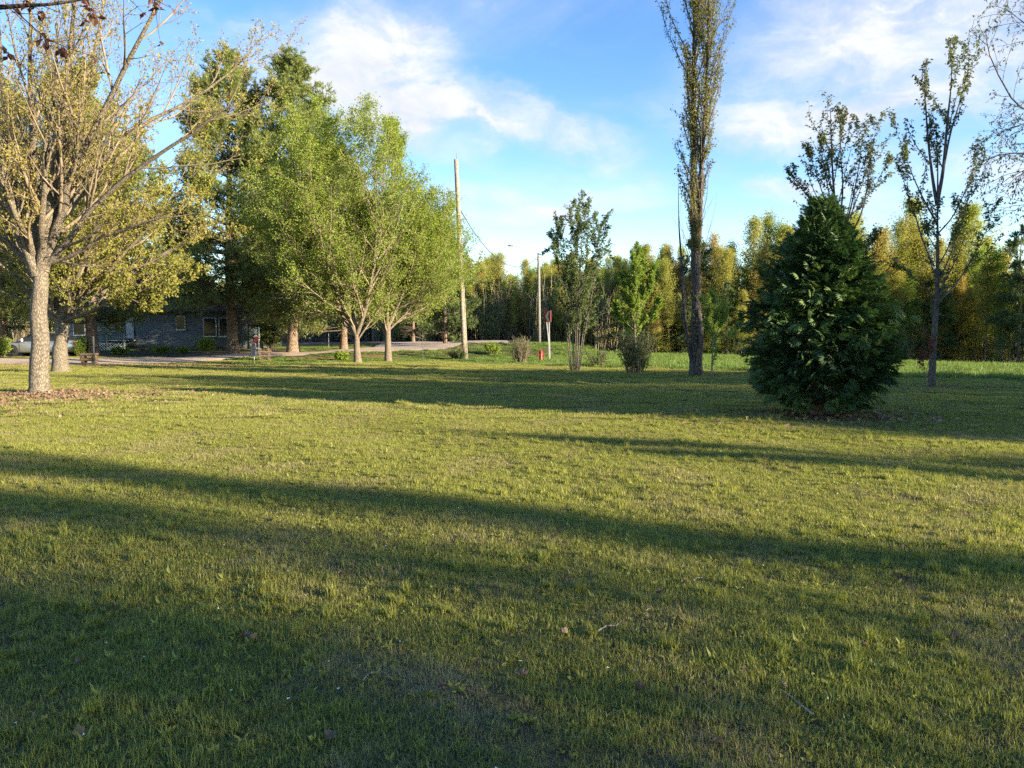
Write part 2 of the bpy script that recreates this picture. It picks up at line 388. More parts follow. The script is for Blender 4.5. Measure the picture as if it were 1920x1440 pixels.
def gz(x, y):
    x, y = np.atleast_1d(np.asarray(x, float)), np.atleast_1d(np.asarray(y, float)); sh = np.broadcast(x, y).shape
    x, y = np.broadcast_to(x, sh).ravel(), np.broadcast_to(y, sh).ravel(); z = np.empty(len(x))
    for i in range(0, len(x), 40000):
        d2 = (x[i:i+40000, None] - _ctl[None, :, 0])**2 + (y[i:i+40000, None] - _ctl[None, :, 1])**2
        w = 1 / (d2 + 1.5)**2; z[i:i+40000] = (w * _ctl[None, :, 2]).sum(1) / w.sum(1)
    z += .018*np.sin(x*.9+1.3*np.sin(y*.55)) * np.sin(y*.7+.4*x) + .012*np.sin(x*2.1+y*1.3)
    return z.reshape(sh)
def g1(x, y): return float(gz(x, y)[0])
def on(px, D, dz=0.0):
    x = PX(px, D); return Vector((x, D, g1(x, D) + dz))

def in_poly(x, y, poly):
    x, y = np.asarray(x), np.asarray(y); ins = np.zeros(x.shape, bool); n = len(poly)
    for i in range(n):
        (x0, y0), (x1, y1) = poly[i], poly[(i+1) % n]
        if y0 == y1: continue
        c = ((y0 > y) != (y1 > y)) & (x < (x1-x0)*(y-y0)/(y1-y0)+x0); ins ^= c
    return ins
DRIVE_NEAR = [(-52,37.5),(-38,37.8),(PX(0,38),38),(PX(150,38.5),38.5),(PX(300,40),40),(PX(400,43),43),(PX(470,47),47),(PX(560,49),49),(PX(700,51.5),51.5),(PX(820,54.5),54.5),(PX(900,59),59),(PX(955,66),66),(3.5,76),(11,92)]
DRIVE_FAR = [(-54,43.5),(-40,43.6),(PX(0,43.5),43.5),(PX(150,44.5),44.5),(PX(300,46),46),(PX(400,49),49),(PX(470,51.5),51.5),(PX(560,54),54),(PX(640,56.5),56.5),(PX(690,62),62),(PX(720,72),72),(PX(830,77),77),(-1,84),(5,96)]
ROAD_NEAR = [(-70,78),(-45,78),(PX(480,79),79),(PX(600,78.5),78.5),(PX(720,76),76),(PX(830,77.2),77.2),(-1.3,84.2),(5,96.5),(12,120)]
ROAD_FAR = [(-70,86),(-45,86),(PX(480,86.5),86.5),(PX(600,86),86),(PX(720,85),85),(PX(830,86),86),(-7,92),(-2,102),(5,122)]
DRIVE_POLY = DRIVE_NEAR + DRIVE_FAR[::-1]; ROAD_POLY = ROAD_NEAR + ROAD_FAR[::-1]
def strip_mesh(name, near, far, mat, lift, nu=90, nv=9, rough=.12):
    a, b = catmull([(x, y, 0) for x, y in near], nu)[:, :2], catmull([(x, y, 0) for x, y in far], nu)[:, :2]
    f = np.linspace(0, 1, nv)[None, :, None]; XY = a[:, None]*(1-f) + b[:, None]*f
    wob = R.normal(size=(nu, 1, 2))*rough; e = np.zeros((1, nv, 1)); e[0, 0] = e[0, -1] = 1; XY = XY + wob*e
    Z = gz(XY[..., 0], XY[..., 1]) + lift; Z[:, 0] -= lift*1.6; Z[:, -1] -= lift*1.6
    V = np.concatenate([XY, Z[..., None]], -1).reshape(-1, 3)
    i, j = np.meshgrid(np.arange(nu-1), np.arange(nv-1), indexing='ij')
    Q = np.stack([i*nv+j, (i+1)*nv+j, (i+1)*nv+j+1, i*nv+j+1], -1).reshape(-1, 4)
    return np_mesh(name, V, Q, mat, None, True)

def mat_ground():
    m, g, out = newmat('lawn_soil'); geo = g.n('ShaderNodeNewGeometry').outputs['Position']
    at_ = g.n('ShaderNodeAttribute'); at_.attribute_name = 'litter'
    n1 = g.noise(geo, .35, 4.0, .6); n2 = g.noise(geo, 3.5, 6.0, .7); n3 = g.noise(geo, 38.0, 5.0, .75)
    col = g.mix(g.rng(n2, .3, .7), (.065, .052, .028, 1), (.10, .09, .04, 1))
    col = g.mix(g.m('MULTIPLY', g.rng(n1, .5, .7), .5), col, (.17, .135, .08, 1))
    col = g.mix(g.rng(n3, .25, .75), g.mix(.55, col, (.05, .036, .022, 1)), col)
    lit = g.mix(g.rng(n3, .3, .7), (.13, .075, .04, 1), (.30, .19, .10, 1))
    f = g.rng(g.m('ADD', at_.outputs['Fac'], g.m('MULTIPLY', g.m('SUBTRACT', n2, .5), .9)), .35, .75)
    col = g.mix(f, col, lit)
    pbsdf(g, out, col, .95, g.m('ADD', n3, n2), .6, .08, 0, .03); return m
M['ground'] = mat_ground()
# bare, leaf-strewn patches: (x, y, rx, ry, strength)
_maple1 = on(75, 20.6); _cedar = on(1535, 14.9); _sap = on(1747, 22.6)
LITTER = [(_maple1.x + .5, 19.7, 2.7, 1.7, 1.1), (_maple1.x - 1.2, 17.3, 3.6, 2.3, .72), (_cedar.x, 14.9, 1.5, 1.1, 1.0), (_cedar.x + .9, 14.2, 1.3, .8, .7), (_sap.x, 22.4, 1.3, .8, .75),
          (PX(438,52), 51, 3.5, 2.6, 1.0), (PX(550,53), 52.3, 3.5, 2.5, 1.0), (PX(645,57), 56.5, 3, 2.2, .9), (PX(175,47.5), 47.5, 2.5, 2, .9),
          (PX(585,47.5), 47.3, 3.2, 1.3, 1.1), (PX(700,46.5), 48.2, 3.0, 1.3, .8), (PX(100,37), 36.9, 9, .8, .9), (PX(320,39), 39, 6, .8, .7), (PX(50,47), 46.5, 6, 2.2, .5)]
def litter(x, y):
    v = np.zeros(np.shape(x))
    for cx, cy, rx, ry, s in LITTER: v = np.maximum(v, s*np.exp(-(((x-cx)/rx)**2 + ((y-cy)/ry)**2)))
    return v
def build_ground():
    xs = np.unique(np.concatenate([np.linspace(-900, -70, 18), np.linspace(-70, -20, 46), np.linspace(-20, 20, 76), np.linspace(20, 70, 40), np.linspace(70, 900, 18)]))
    ys = np.unique(np.concatenate([np.linspace(-700, -20, 14), np.linspace(-20, 0, 24), np.linspace(0, 36, 60), np.linspace(36, 72, 70), np.linspace(72, 130, 40), np.linspace(130, 1500, 18)]))
    X, Y = np.meshgrid(xs, ys, indexing='ij'); Z = gz(X, Y)
    V = np.stack([X, Y, Z], -1).reshape(-1, 3); nv = len(ys)
    i, j = np.meshgrid(np.arange(len(xs)-1), np.arange(nv-1), indexing='ij')
    Q = np.stack([i*nv+j, (i+1)*nv+j, (i+1)*nv+j+1, i*nv+j+1], -1).reshape(-1, 4)
    me = np_mesh('lawn', V, Q, M['ground'], None, True)
    a = me.attributes.new('litter', 'FLOAT', 'POINT'); a.data.foreach_set('value', litter(V[:, 0], V[:, 1]).astype(np.float32))
    prop(obj('lawn', me), 'mown lawn sloping gently down to the gravel drive', None, None, 'structure')
build_ground()
def mat_gravel(name, a, b, c, sc=22):
    m, g, out = newmat(name); geo = g.n('ShaderNodeNewGeometry').outputs['Position']
    n1 = g.noise(geo, .5, 4.0, .6); n3 = g.noise(geo, sc, 5.0, .8)
    v = g.n('ShaderNodeTexVoronoi'); g.put(v.inputs['Vector'], geo); v.inputs['Scale'].default_value = sc
    col = g.mix(g.rng(n1, .35, .65), c4(a), c4(b)); col = g.mix(g.rng(n3, .3, .75), c4(c), col)
    pbsdf(g, out, col, .92, g.m('ADD', v.outputs['Distance'], n3), .5, .15, 0, .02); return m
M['gravel'] = mat_gravel('gravel', (.50, .385, .285), (.60, .48, .37), (.36, .27, .19))
M['asphalt'] = mat_gravel('asphalt', (.055, .058, .065), (.08, .082, .09), (.035, .037, .042), 40)
prop(obj('driveway', strip_mesh('driveway', DRIVE_NEAR, DRIVE_FAR, M['gravel'], .05)), 'pale gravel driveway widening into the road junction', None, None, 'structure')
prop(obj('road', strip_mesh('road', ROAD_NEAR, ROAD_FAR, M['asphalt'], .04, 70, 7, .05)), 'dark asphalt road beyond the drive', None, None, 'structure')

# ------------------------------------------------------------------ grass (too many blades to count)
def scatter_object(name, label, sources, pts, rot, scl, idx, cat=None):
    """one object whose points carry instances of the source clumps (sources stay outside the scene)"""
    me = bpy.data.meshes.new(name); me.vertices.add(len(pts)); me.vertices.foreach_set('co', np.ascontiguousarray(pts, np.float32).ravel())
    a = me.attributes.new('rot', 'FLOAT_VECTOR', 'POINT'); a.data.foreach_set('vector', np.ascontiguousarray(rot, np.float32).ravel())
    a = me.attributes.new('scl', 'FLOAT_VECTOR', 'POINT'); a.data.foreach_set('vector', np.ascontiguousarray(scl, np.float32).ravel())
    a = me.attributes.new('idx', 'INT', 'POINT'); a.data.foreach_set('value', np.ascontiguousarray(idx, np.int32))
    o = prop(obj(name, me), label, cat, None, 'stuff')
    ng = bpy.data.node_groups.new(name, 'GeometryNodeTree')
    ng.interface.new_socket('Geometry', in_out='INPUT', socket_type='NodeSocketGeometry'); ng.interface.new_socket('Geometry', in_out='OUTPUT', socket_type='NodeSocketGeometry')
    gi, go = ng.nodes.new('NodeGroupInput'), ng.nodes.new('NodeGroupOutput')
    jo = ng.nodes.new('GeometryNodeJoinGeometry'); ip = ng.nodes.new('GeometryNodeInstanceOnPoints')
    for sme in sources:
        so = bpy.data.objects.new(name + '_clump', sme)
        oi = ng.nodes.new('GeometryNodeObjectInfo'); oi.inputs['Object'].default_value = so; oi.inputs['As Instance'].default_value = True
        ng.links.new(oi.outputs['Geometry'], jo.inputs[0])
    def na(n, t):
        q = ng.nodes.new('GeometryNodeInputNamedAttribute'); q.data_type = t; q.inputs['Name'].default_value = n; return q.outputs['Attribute']
    e2r = ng.nodes.new('FunctionNodeEulerToRotation'); ng.links.new(na('rot', 'FLOAT_VECTOR'), e2r.inputs[0])
    ng.links.new(gi.outputs[0], ip.inputs['Points']); ng.links.new(jo.outputs[0], ip.inputs['Instance']); ip.inputs['Pick Instance'].default_value = True
    ng.links.new(na('idx', 'INT'), ip.inputs['Instance Index']); ng.links.new(e2r.outputs[0], ip.inputs['Rotation']); ng.links.new(na('scl', 'FLOAT_VECTOR'), ip.inputs['Scale'])
    ng.links.new(ip.outputs[0], go.inputs[0])
    md = o.modifiers.new('scatter', 'NODES'); md.node_group = ng
    return o
def blades(n, half, hmin, hmax, wmin, wmax, lean, rng, mat, seg=2, clump=0, tbias=0.0, name='blades', round_=True):
    if clump:
        cc = rng.uniform(-half, half, (clump, 2)); p = cc[rng.integers(0, clump, n)] + rng.normal(size=(n, 2))*half*.13
    else: p = rng.uniform(-half, half, (n, 2))
    if round_: p = p[np.hypot(*p.T) < half*1.15]; n = len(p)
    az = rng.uniform(0, 6.283, n); h = rng.uniform(hmin, hmax, n)*rng.uniform(.6, 1.1, n); w = rng.uniform(wmin, wmax, n)
    ln = np.abs(rng.normal(size=n))*lean + .1
    dirh = np.stack([np.cos(az), np.sin(az)], 1); sid = np.stack([-np.sin(az + rng.normal(size=n)*.5), np.cos(az)], 1); sid /= np.linalg.norm(sid, axis=1)[:, None]
    b = np.concatenate([p, np.full((n, 1), -.006)], 1); S3 = np.concatenate([sid, np.zeros((n, 1))], 1); D3 = np.concatenate([dirh, np.zeros((n, 1))], 1)
    up = np.array([[0, 0, 1.]])
    hz = h[:, None]; lz = ln[:, None]; wz = w[:, None]
    mid = b + up*hz*.55/np.sqrt(1+lz**2) + D3*hz*.3*lz
    tip = b + up*hz*np.maximum(.25, (1-.45*lz))/np.sqrt(1+lz**2) + D3*hz*lz*.95
    if seg == 2:
        v = np.stack([b - S3*wz*.5, b + S3*wz*.5, mid + S3*wz*.45, mid - S3*wz*.45, tip], 1).reshape(-1, 3)
        k = np.arange(n)[:, None]*5
        q = k + np.array([[0, 1, 2, 3]]); t = k + np.array([[3, 2, 4]]); fs = [q, t]; rep = 2
    else:
        v = np.stack([b - S3*wz*.5, b + S3*wz*.5, tip], 1).reshape(-1, 3); fs = [np.arange(n)[:, None]*3 + np.array([[0, 1, 2]])]; rep = 1
    ti = np.clip(rng.uniform(0, 1, n) + tbias, 0, 1)
    return np_mesh(name, v, fs, mat, np.tile(ti, rep))
def broad(n, half, rng, mat, lmin=.03, lmax=.08, asp=.42):
    """low broad weed leaves (dandelion, clover, plantain)"""
    cc = rng.uniform(-half, half, (max(2, n // 7), 2)); ci = rng.integers(0, len(cc), n)
    az = rng.uniform(0, 6.283, n); el = rng.uniform(.1, 1.1, n); p = np.concatenate([cc[ci], np.full((n, 1), .004)], 1)
    d = np.stack([np.cos(az)*np.cos(el), np.sin(az)*np.cos(el), np.sin(el)], 1)
    v, f = leaf_quads(p, d, rng.uniform(lmin, lmax, n), asp, rng, 0, .12)
    return np_mesh('weeds', v, f, mat, rng.uniform(.35, 1, n))
def join_meshes(name, ms, mat):
    vs, fs, ts, n = [], {}, {}, 0
    for m_ in ms:
        v = np.empty(len(m_.vertices)*3, np.float32); m_.vertices.foreach_get('co', v)
        tt = np.empty(len(m_.polygons), np.float32); m_.attributes['tint'].data.foreach_get('value', tt)
        lt = np.empty(len(m_.polygons), np.int32); m_.polygons.foreach_get('loop_total', lt); ls = np.empty(len(m_.polygons), np.int32); m_.polygons.foreach_get('loop_start', ls)
        li = np.empty(len(m_.loops), np.int32); m_.loops.foreach_get('vertex_index', li)
        for k in np.unique(lt):
            s_ = lt == k; fs.setdefault(k, []).append(li[ls[s_][:, None] + np.arange(k)] + n); ts.setdefault(k, []).append(tt[s_])
        vs.append(v.reshape(-1, 3)); n += len(m_.vertices); bpy.data.meshes.remove(m_)
    ks = list(fs); return np_mesh(name, np.concatenate(vs), [np.concatenate(fs[k]) for k in ks], mat, np.concatenate([np.concatenate(ts[k]) for k in ks]))
def build_grass():
    rg = np.random.default_rng(5); near, far, mead = [], [], []
    for i in range(9):
        parts = [blades(680, .19, .018, .05, .0018, .0038, .8, rg, None, 2, 0, 0.0), blades(190, .19, .028, .07, .002, .0046, .5, rg, None, 2, 10, .15), blades(150, .19, .02, .055, .0011, .002, 1.5, rg, None, 2, 0, -.75)]
        if i % 3 == 0: parts.append(broad(50, .17, rg, None, .014, .034, .6))
        if i % 4 == 1: parts.append(broad(22, .17, rg, None, .03, .06, .25))
        if i == 4: parts.append(blades(90, .10, .06, .12, .003, .0055, .45, rg, None, 2, 2, .25))
        near.append(join_meshes('grass_clump', parts, M['grass']))
    for i in range(3):                                        # worn thatchy patches
        parts = [blades(200, .19, .015, .045, .0016, .0034, .9, rg, None, 2, 0, 0.0), blades(420, .19, .02, .07, .001, .0019, 1.8, rg, None, 2, 14, -.7), broad(16, .17, rg, None, .02, .05, .35)]
        near.append(join_meshes('grass_clump', parts, M['grass']))
    for i in range(6):
        parts = [blades(2000, .62, .028, .062, .006, .011, .7, rg, None, 1, 0, 0.0, round_=True), blades(330, .62, .04, .085, .006, .011, .5, rg, None, 1, 26, .15), blades(220, .62, .02, .05, .004, .006, 1.3, rg, None, 1, 0, -.75)]
        far.append(join_meshes('grass_far_clump', parts, M['grass']))
    for i in range(5):
        parts = [blades(420, .7, .14, .36, .010, .018, .55, rg, None, 2, 14, 0.0), blades(300, .7, .08, .2, .010, .018, .7, rg, None, 2, 0, 0.0)]
        mead.append(join_meshes('meadow_clump', parts, M['meadow']))
    def place(sp, y0, y1, fan, extra, n_src, smin, smax, keep):
        xs = np.arange(-(fan*y1+extra), fan*y1+extra, sp); ys = np.arange(y0, y1, sp)
        X, Y = np.meshgrid(xs, ys); X = (X + rg.uniform(-.5, .5, X.shape)*sp*1.2).ravel(); Y = (Y + rg.uniform(-.5, .5, Y.shape)*sp*1.2).ravel()
        k = (np.abs(X) < fan*np.maximum(Y, 0) + extra) & (Y < y1) & (Y > y0); X, Y = X[k], Y[k]
        k = keep(X, Y); X, Y = X[k], Y[k]; N = len(X)
        big = .5 + .5*np.sin(X*1.7 + 2*np.sin(Y*.9)) * np.sin(Y*1.9 + 1.4*np.sin(X*.8))
        s = rg.uniform(smin, smax, N)*(.82 + .36*big)*(np.interp(X, [-12, 1, 5], [.38, .45, 1.0]) if smin == .55 else 1)
        return np.stack([X, Y, gz(X, Y)], 1), np.stack([rg.normal(size=N)*.05, rg.normal(size=N)*.05, rg.uniform(0, 6.283, N)], 1), np.stack([s**.5, s**.5, s], 1), np.clip(((.5 + .5*np.sin(X*.9 + 1.7*np.sin(Y*.6)) * np.cos(Y*1.1 + X*.4))*.6 + rg.uniform(0, .4, N))*n_src, 0, n_src-1).astype(int)
    def free(x, y): return ~(in_poly(x, y, DRIVE_POLY) | in_poly(x, y, ROAD_POLY)) & (litter(x, y) < rg.uniform(.35, .95, x.shape))
    def is_meadow(x, y):
        y = np.where((x < -15.5), y - 20, y)
        edge = np.interp(x, [-30, -19, -13, -9, -4, 2, 5, 9, 14, 20, 26, 60], [36.5, 39.5, 40.5, 41.5, 43, 37.5, 36.0, 33.5, 27.5, 24.5, 23.5, 22]) + .5*np.sin(x*1.3) + .3*np.sin(x*3.1)
        return y > edge
    scatter_object('lawn_grass', 'short green grass with dry thatch and weeds', near, *place(.155, 1.6, 15.0, .78, 1.6, len(near), .75, 1.25, free))
    scatter_object('far_lawn_grass', 'mown green grass of the shaded middle lawn', far, *place(.55, 14.6, 46.0, .78, 3.0, len(far), .8, 1.3, lambda x, y: free(x, y) & ~is_meadow(x, y)))
    scatter_object('meadow_grass', 'tall unmown grass by the ditch and wood edge', mead, *place(.62, 22, 68.0, .78, 3.0, len(mead), .55, 1.15, lambda x, y: free(x, y) & is_meadow(x, y)))
    n = 70; X = rg.uniform(-2.2, 4.5, n); Y = rg.uniform(2.6, 8.5, n); c = np.stack([X, Y, gz(X, Y) + rg.uniform(.035, .07, n)], 1); v, f = leaf_quads(np.repeat(c, 4, 0), norm(rg.normal(size=(n*4, 3))*[1, 1, .3]), np.full(n*4, .0075), .7, rg)
    prop(obj('tiny_white_flowers', np_mesh('tiny_white_flowers', v, f, mat_plain('petal', (.75, .75, .72), .6))), 'tiny white wildflowers dotted through the near grass', None, None, 'stuff')
    # fallen leaves lying thickly under the trees
    pts = []
    for cx, cy, rx, ry, s in LITTER:
        if cy > 45: continue
        n = int(620*rx*ry*s); pts.append(np.stack([cx + rg.normal(size=n)*rx*.7, cy + rg.normal(size=n)*ry*.7], 1))
    P = np.concatenate(pts); P = P[~in_poly(P[:, 0], P[:, 1], DRIVE_POLY)]; n = len(P)
    P3 = np.concatenate([P, (gz(P[:, 0], P[:, 1]) + rg.uniform(.01, .05, n))[:, None]], 1); az = rg.uniform(0, 6.28, n)
    d = np.stack([np.cos(az), np.sin(az), rg.normal(size=n)*.45], 1)
    v, f = leaf_quads(P3, d, rg.uniform(.05, .11, n), .7, rg, 0, .3)
    prop(obj('leaf_litter', np_mesh('leaf_litter', v, f, M['dry'], rg.uniform(0, 1, n))), 'dry brown leaves strewn under the trees', None, None, 'stuff')
build_grass()

# ------------------------------------------------------------------ trees
def limb_px(pts, r0, r1, base, n=12):
    """limb through photo points (px, py, depth), relative to the tree's base"""
    P = catmull([PT(*p) - np.array(base) for p in pts], n); f = np.linspace(0, 1, n)
    return P[None], (r0 + (r1 - r0)*f**.8)[None]
def stack(ls): return np.concatenate([a for a, _ in ls]), np.concatenate([b for _, b in ls])
def flare(P, Rr, amt=.35, h=.6):
    z = P[0, :, 2] - P[0, 0, 2]; Rr = Rr.copy(); Rr[0] *= 1 + amt*np.exp(-z/h*2.5); return Rr
def assemble(name, label, cat, loc, trunk, twigs, leaves, bark, twigmat, rz=0, group=None, scale=1.0):
    t = thing(name, label, cat, loc, rz, group, scale)
    obj('trunk', tubes_mesh('trunk', trunk, bark), t)
    if twigs and len(twigs[0][0]) <= 30:
        for i in range(len(twigs[0][0])):
            br = obj('branch', tubes_mesh('branch', [(twigs[0][0][i:i+1], twigs[0][1][i:i+1], twigs[0][2])], twigmat), t)
        twigs = twigs[1:]
    if twigs: prop(obj('twigs', tubes_mesh('twigs', twigs, twigmat), t), None, None, None, 'stuff')
    if leaves is not None: obj('crown', leaves, t)
    return t
def rough_trunk(P, Rr, k, rng, amp=.06):
    return P, Rr*(1 + rng.normal(size=Rr.shape)*amp), k

def maple(seed, base, trunk_px, limbs_px, r_base, label, leafmat, leaf_n, l2=10, l3=7, l4=4, l2len=(.28, .5), leafsize=(.045, .075), spread=30, auto=0):
    rg = np.random.default_rng(seed); b = np.array(base)
    tp, tr = limb_px(trunk_px, r_base, r_base*.72, b, 16); tr = flare(tp, tr, .30, .5)
    L1 = [limb_px(p, r0*1.18, .02, b, 13) for p, r0 in limbs_px]
    P1, R1 = stack(L1); P1 = P1 + np.concatenate([np.zeros((len(P1), 2, 3)), np.cumsum(rg.normal(size=(len(P1), 11, 3))*.035, 1)], 1)
    n1 = np.maximum(5, (plen(P1)*l2/8).astype(int))
    par, f, s, d, rr = spawn(P1, R1, n1, .12, .97, spread, 9, rg)
    len2 = plen(P1)[par]*rg.uniform(*l2len, len(par))*(1.05 - .55*f); P2, R2 = grow(s, d, len2, rr*.55, np.full(len(s), .006), 7, .07, .55, rg)
    par, f, s, d, rr = spawn(P2, R2, l3, .15, 1.0, 34, 10, rg)
    len3 = len2[par]*rg.uniform(.28, .5, len(par))*(1.1 - .5*f); P3, R3 = grow(s, d, len3, rr*.6, np.full(len(s), .004), 4, .10, .45, rg)
    par, f, s, d, rr = spawn(P3, R3, l4, .2, 1.0, 40, 12, rg)
    len4 = np.maximum(.12, len3[par]*rg.uniform(.25, .5, len(par))); P4, R4 = grow(s, d, len4, np.full(len(s), .0055), np.full(len(s), .003), 2, .12, .3, rg)
    c, t = leaf_sites(P4, leaf_n, .35, 1.0, rg, .035); c3, t3 = leaf_sites(P3, max(1, leaf_n), .3, 1.0, rg, .04)
    c = np.concatenate([c, c3]); t = np.concatenate([t, t3]); dd = norm(t*.5 + rg.normal(size=c.shape)*.8)
    lm = leaf_mesh('crown', c, dd, rg.uniform(*leafsize, len(c)), .62, rg, leafmat, .25)
    return assemble('maple_tree', label, 'tree', base, [rough_trunk(tp, tr, 20, rg, .03), (P1, R1, 9)], [(P2, R2, 5), (P3, R3, 3), (P4, R4, 3)], lm, M['maple_bark'], M['twig'])

def build_maples():
    D = 20.6; b = on(75, D, -.04)
    lim = [
        ([(74,520,D),(66,430,D+.1),(60,300,D+.3),(52,150,D+.5),(50,-60,D+.8)], .19),
        ([(78,505,D),(88,420,D-.3),(105,300,D-.7),(118,150,D-1.2),(140,-50,D-1.6)], .15),
        ([(80,510,D),(100,400,D+.4),(130,290,D+.9),(165,150,D+1.4),(205,-40,D+1.8)], .14),
        ([(82,500,D),(112,410,D-.3),(150,300,D-.8),(220,170,D-1.3),(300,20,D-1.8),(330,-60,D-2)], .12),
        ([(84,505,D),(110,430,D+.3),(165,330,D+.8),(255,240,D+1.4),(370,175,D+1.8),(470,90,D+2.2)], .11),
        ([(84,500,D),(130,450,D-.2),(190,375,D-.6),(290,300,D-1.0),(390,230,D-1.4),(440,200,D-1.5)], .085),
        ([(70,520,D),(50,460,D-.3),(25,370,D-.6),(5,250,D-1.0),(-20,90,D-1.4),(-35,-40,D-1.8)], .13),
        ([(68,510,D),(46,450,D+.5),(30,350,D+1.0),(18,200,D+1.5),(10,20,D+2.0)], .11),
        ([(68,515,D),(40,480,D),(0,445,D-.2),(-70,370,D-.5),(-140,250,D-1)], .10),
        ([(80,490,D),(92,380,D+.7),(110,240,D+1.2),(125,90,D+1.7),(135,-60,D+2.1)], .11),
        ([(84,495,D),(130,485,D-.1),(190,450,D-.4),(260,425,D-.7),(350,410,D-1)], .06),
        ([(66,490,D),(40,430,D-.8),(-10,330,D-1.6),(-80,200,D-2.4)], .09),
        ([(78,480,D),(84,360,D-.9),(92,220,D-1.7),(98,40,D-2.4)], .09)]
    maple(21, b, [(75,741,D),(73,690,D),(76,640,D),(72,590,D),(76,540,D),(76,500,D)], lim, .245, 'thick pale-barked maple rising from leaf litter at the lawn edge', M['maple_leaf'], 5, 12, 8, 4)
    D = 31.0; b = on(114, D, -.04)
    lim = [([(112,600,D),(100,540,D),(92,450,D+.3),(88,330,D+.6),(90,180,D+1)], .19), ([(116,600,D),(128,540,D-.3),(140,440,D-.8),(150,320,D-1.2),(165,200,D-1.5)], .17),
           ([(118,600,D),(140,550,D+.4),(175,470,D+.8),(215,370,D+1.2),(255,270,D+1.6)], .15), ([(120,598,D),(150,560,D),(210,490,D-.3),(290,400,D-.6),(365,310,D-.9)], .13),
           ([(122,600,D),(165,570,D+.6),(240,520,D+1.2),(320,465,D+1.7),(395,420,D+2)], .11), ([(122,602,D),(170,580,D-.8),(240,550,D-1.5),(310,520,D-2.1)], .08),
           ([(110,600,D),(85,560,D-.5),(50,490,D-.9),(15,390,D-1.3),(-10,280,D-1.6)], .14), ([(108,602,D),(80,575,D+.7),(30,520,D+1.4),(-30,460,D+2),(-80,400,D+2.6)], .11),
           ([(116,598,D),(120,500,D+.9),(128,380,D+1.8),(135,240,D+2.6)], .12), ([(118,598,D),(150,520,D-1),(190,410,D-2),(225,300,D-2.8)], .11)]
    maple(22, b, [(114,700,D),(112,660,D),(116,630,D),(115,600,D)], lim, .31, 'stout forked maple with wide yellow-green crown by the driveway', M['maple_leaf_dense'], 10, 14, 9, 4, (.3, .55), (.075, .12), 36)
build_maples()

def linden(seed, base, H, env, trunk_pts, r0, label, leaves=5, nst=26, mat='linden_leaf'):
    """dense young broadleaf tree; env(h) gives crown radius at height fraction h"""
    rg = np.random.default_rng(seed); b = np.array(base)
    T, Rt = [], []
    for pts, ra in trunk_pts:
        P = catmull([PT(*p) - b for p in pts], 16); T.append(P); Rt.append(ra*(1 - .93*np.linspace(0, 1, 16)**.9))
    P0, R0 = np.stack(T), np.stack(Rt); R0[0] *= 1 + .25*np.exp(-np.maximum(P0[0, :, 2], 0)*2.5)
    par, f, s, d, rr = spawn(P0, R0, nst, .10, .97, 40, 9, rg)
    k = s[:, 2] > H*.09; par, f, s, d, rr = par[k], f[k], s[k], d[k], rr[k]
    e = env(s[:, 2]/H); ln = np.clip(e*rg.uniform(.85, 1.25, len(s)), .35, None)
    P1, R1 = grow(s, d, ln, np.minimum(rr*.6, .06), np.full(len(s), .008), 8, .06, .75, rg)
    par, f, s, d, rr = spawn(P1, R1, 9, .12, 1.0, 42, 12, rg); l2 = np.maximum(.3, ln[par]*rg.uniform(.25, .45, len(par))*(1.1-.5*f))
    P2, R2 = grow(s, d, l2, rr*.55, np.full(len(s), .005), 4, .10, .35, rg)
    par, f, s, d, rr = spawn(P2, R2, 5, .15, 1.0, 45, 14, rg); l3 = np.maximum(.16, l2[par]*rg.uniform(.3, .5, len(par)))
    P3, R3 = grow(s, d, l3, np.full(len(s), .006), np.full(len(s), .003), 2, .12, .2, rg)
    c, t = leaf_sites(P3, leaves, .15, 1.0, rg, .11); c2, t2 = leaf_sites(P2, 5, .3, 1.0, rg, .10); c = np.concatenate([c, c2]); t = np.concatenate([t, t2])
    dd = norm(t*.4 + rg.normal(size=c.shape)*.8); lm = leaf_mesh('crown', c, dd, rg.uniform(.062, .105, len(c)), .75, rg, M[mat], .35)
    return assemble('linden_tree', label, 'tree', base, [(P0[:1], R0[:1], 12), (P0[1:], R0[1:], 8)] if len(P0) > 1 else [(P0, R0, 12)], [(P1, R1, 5), (P2, R2, 3), (P3, R3, 3)], lm, M['linden_bark'], M['twig'])
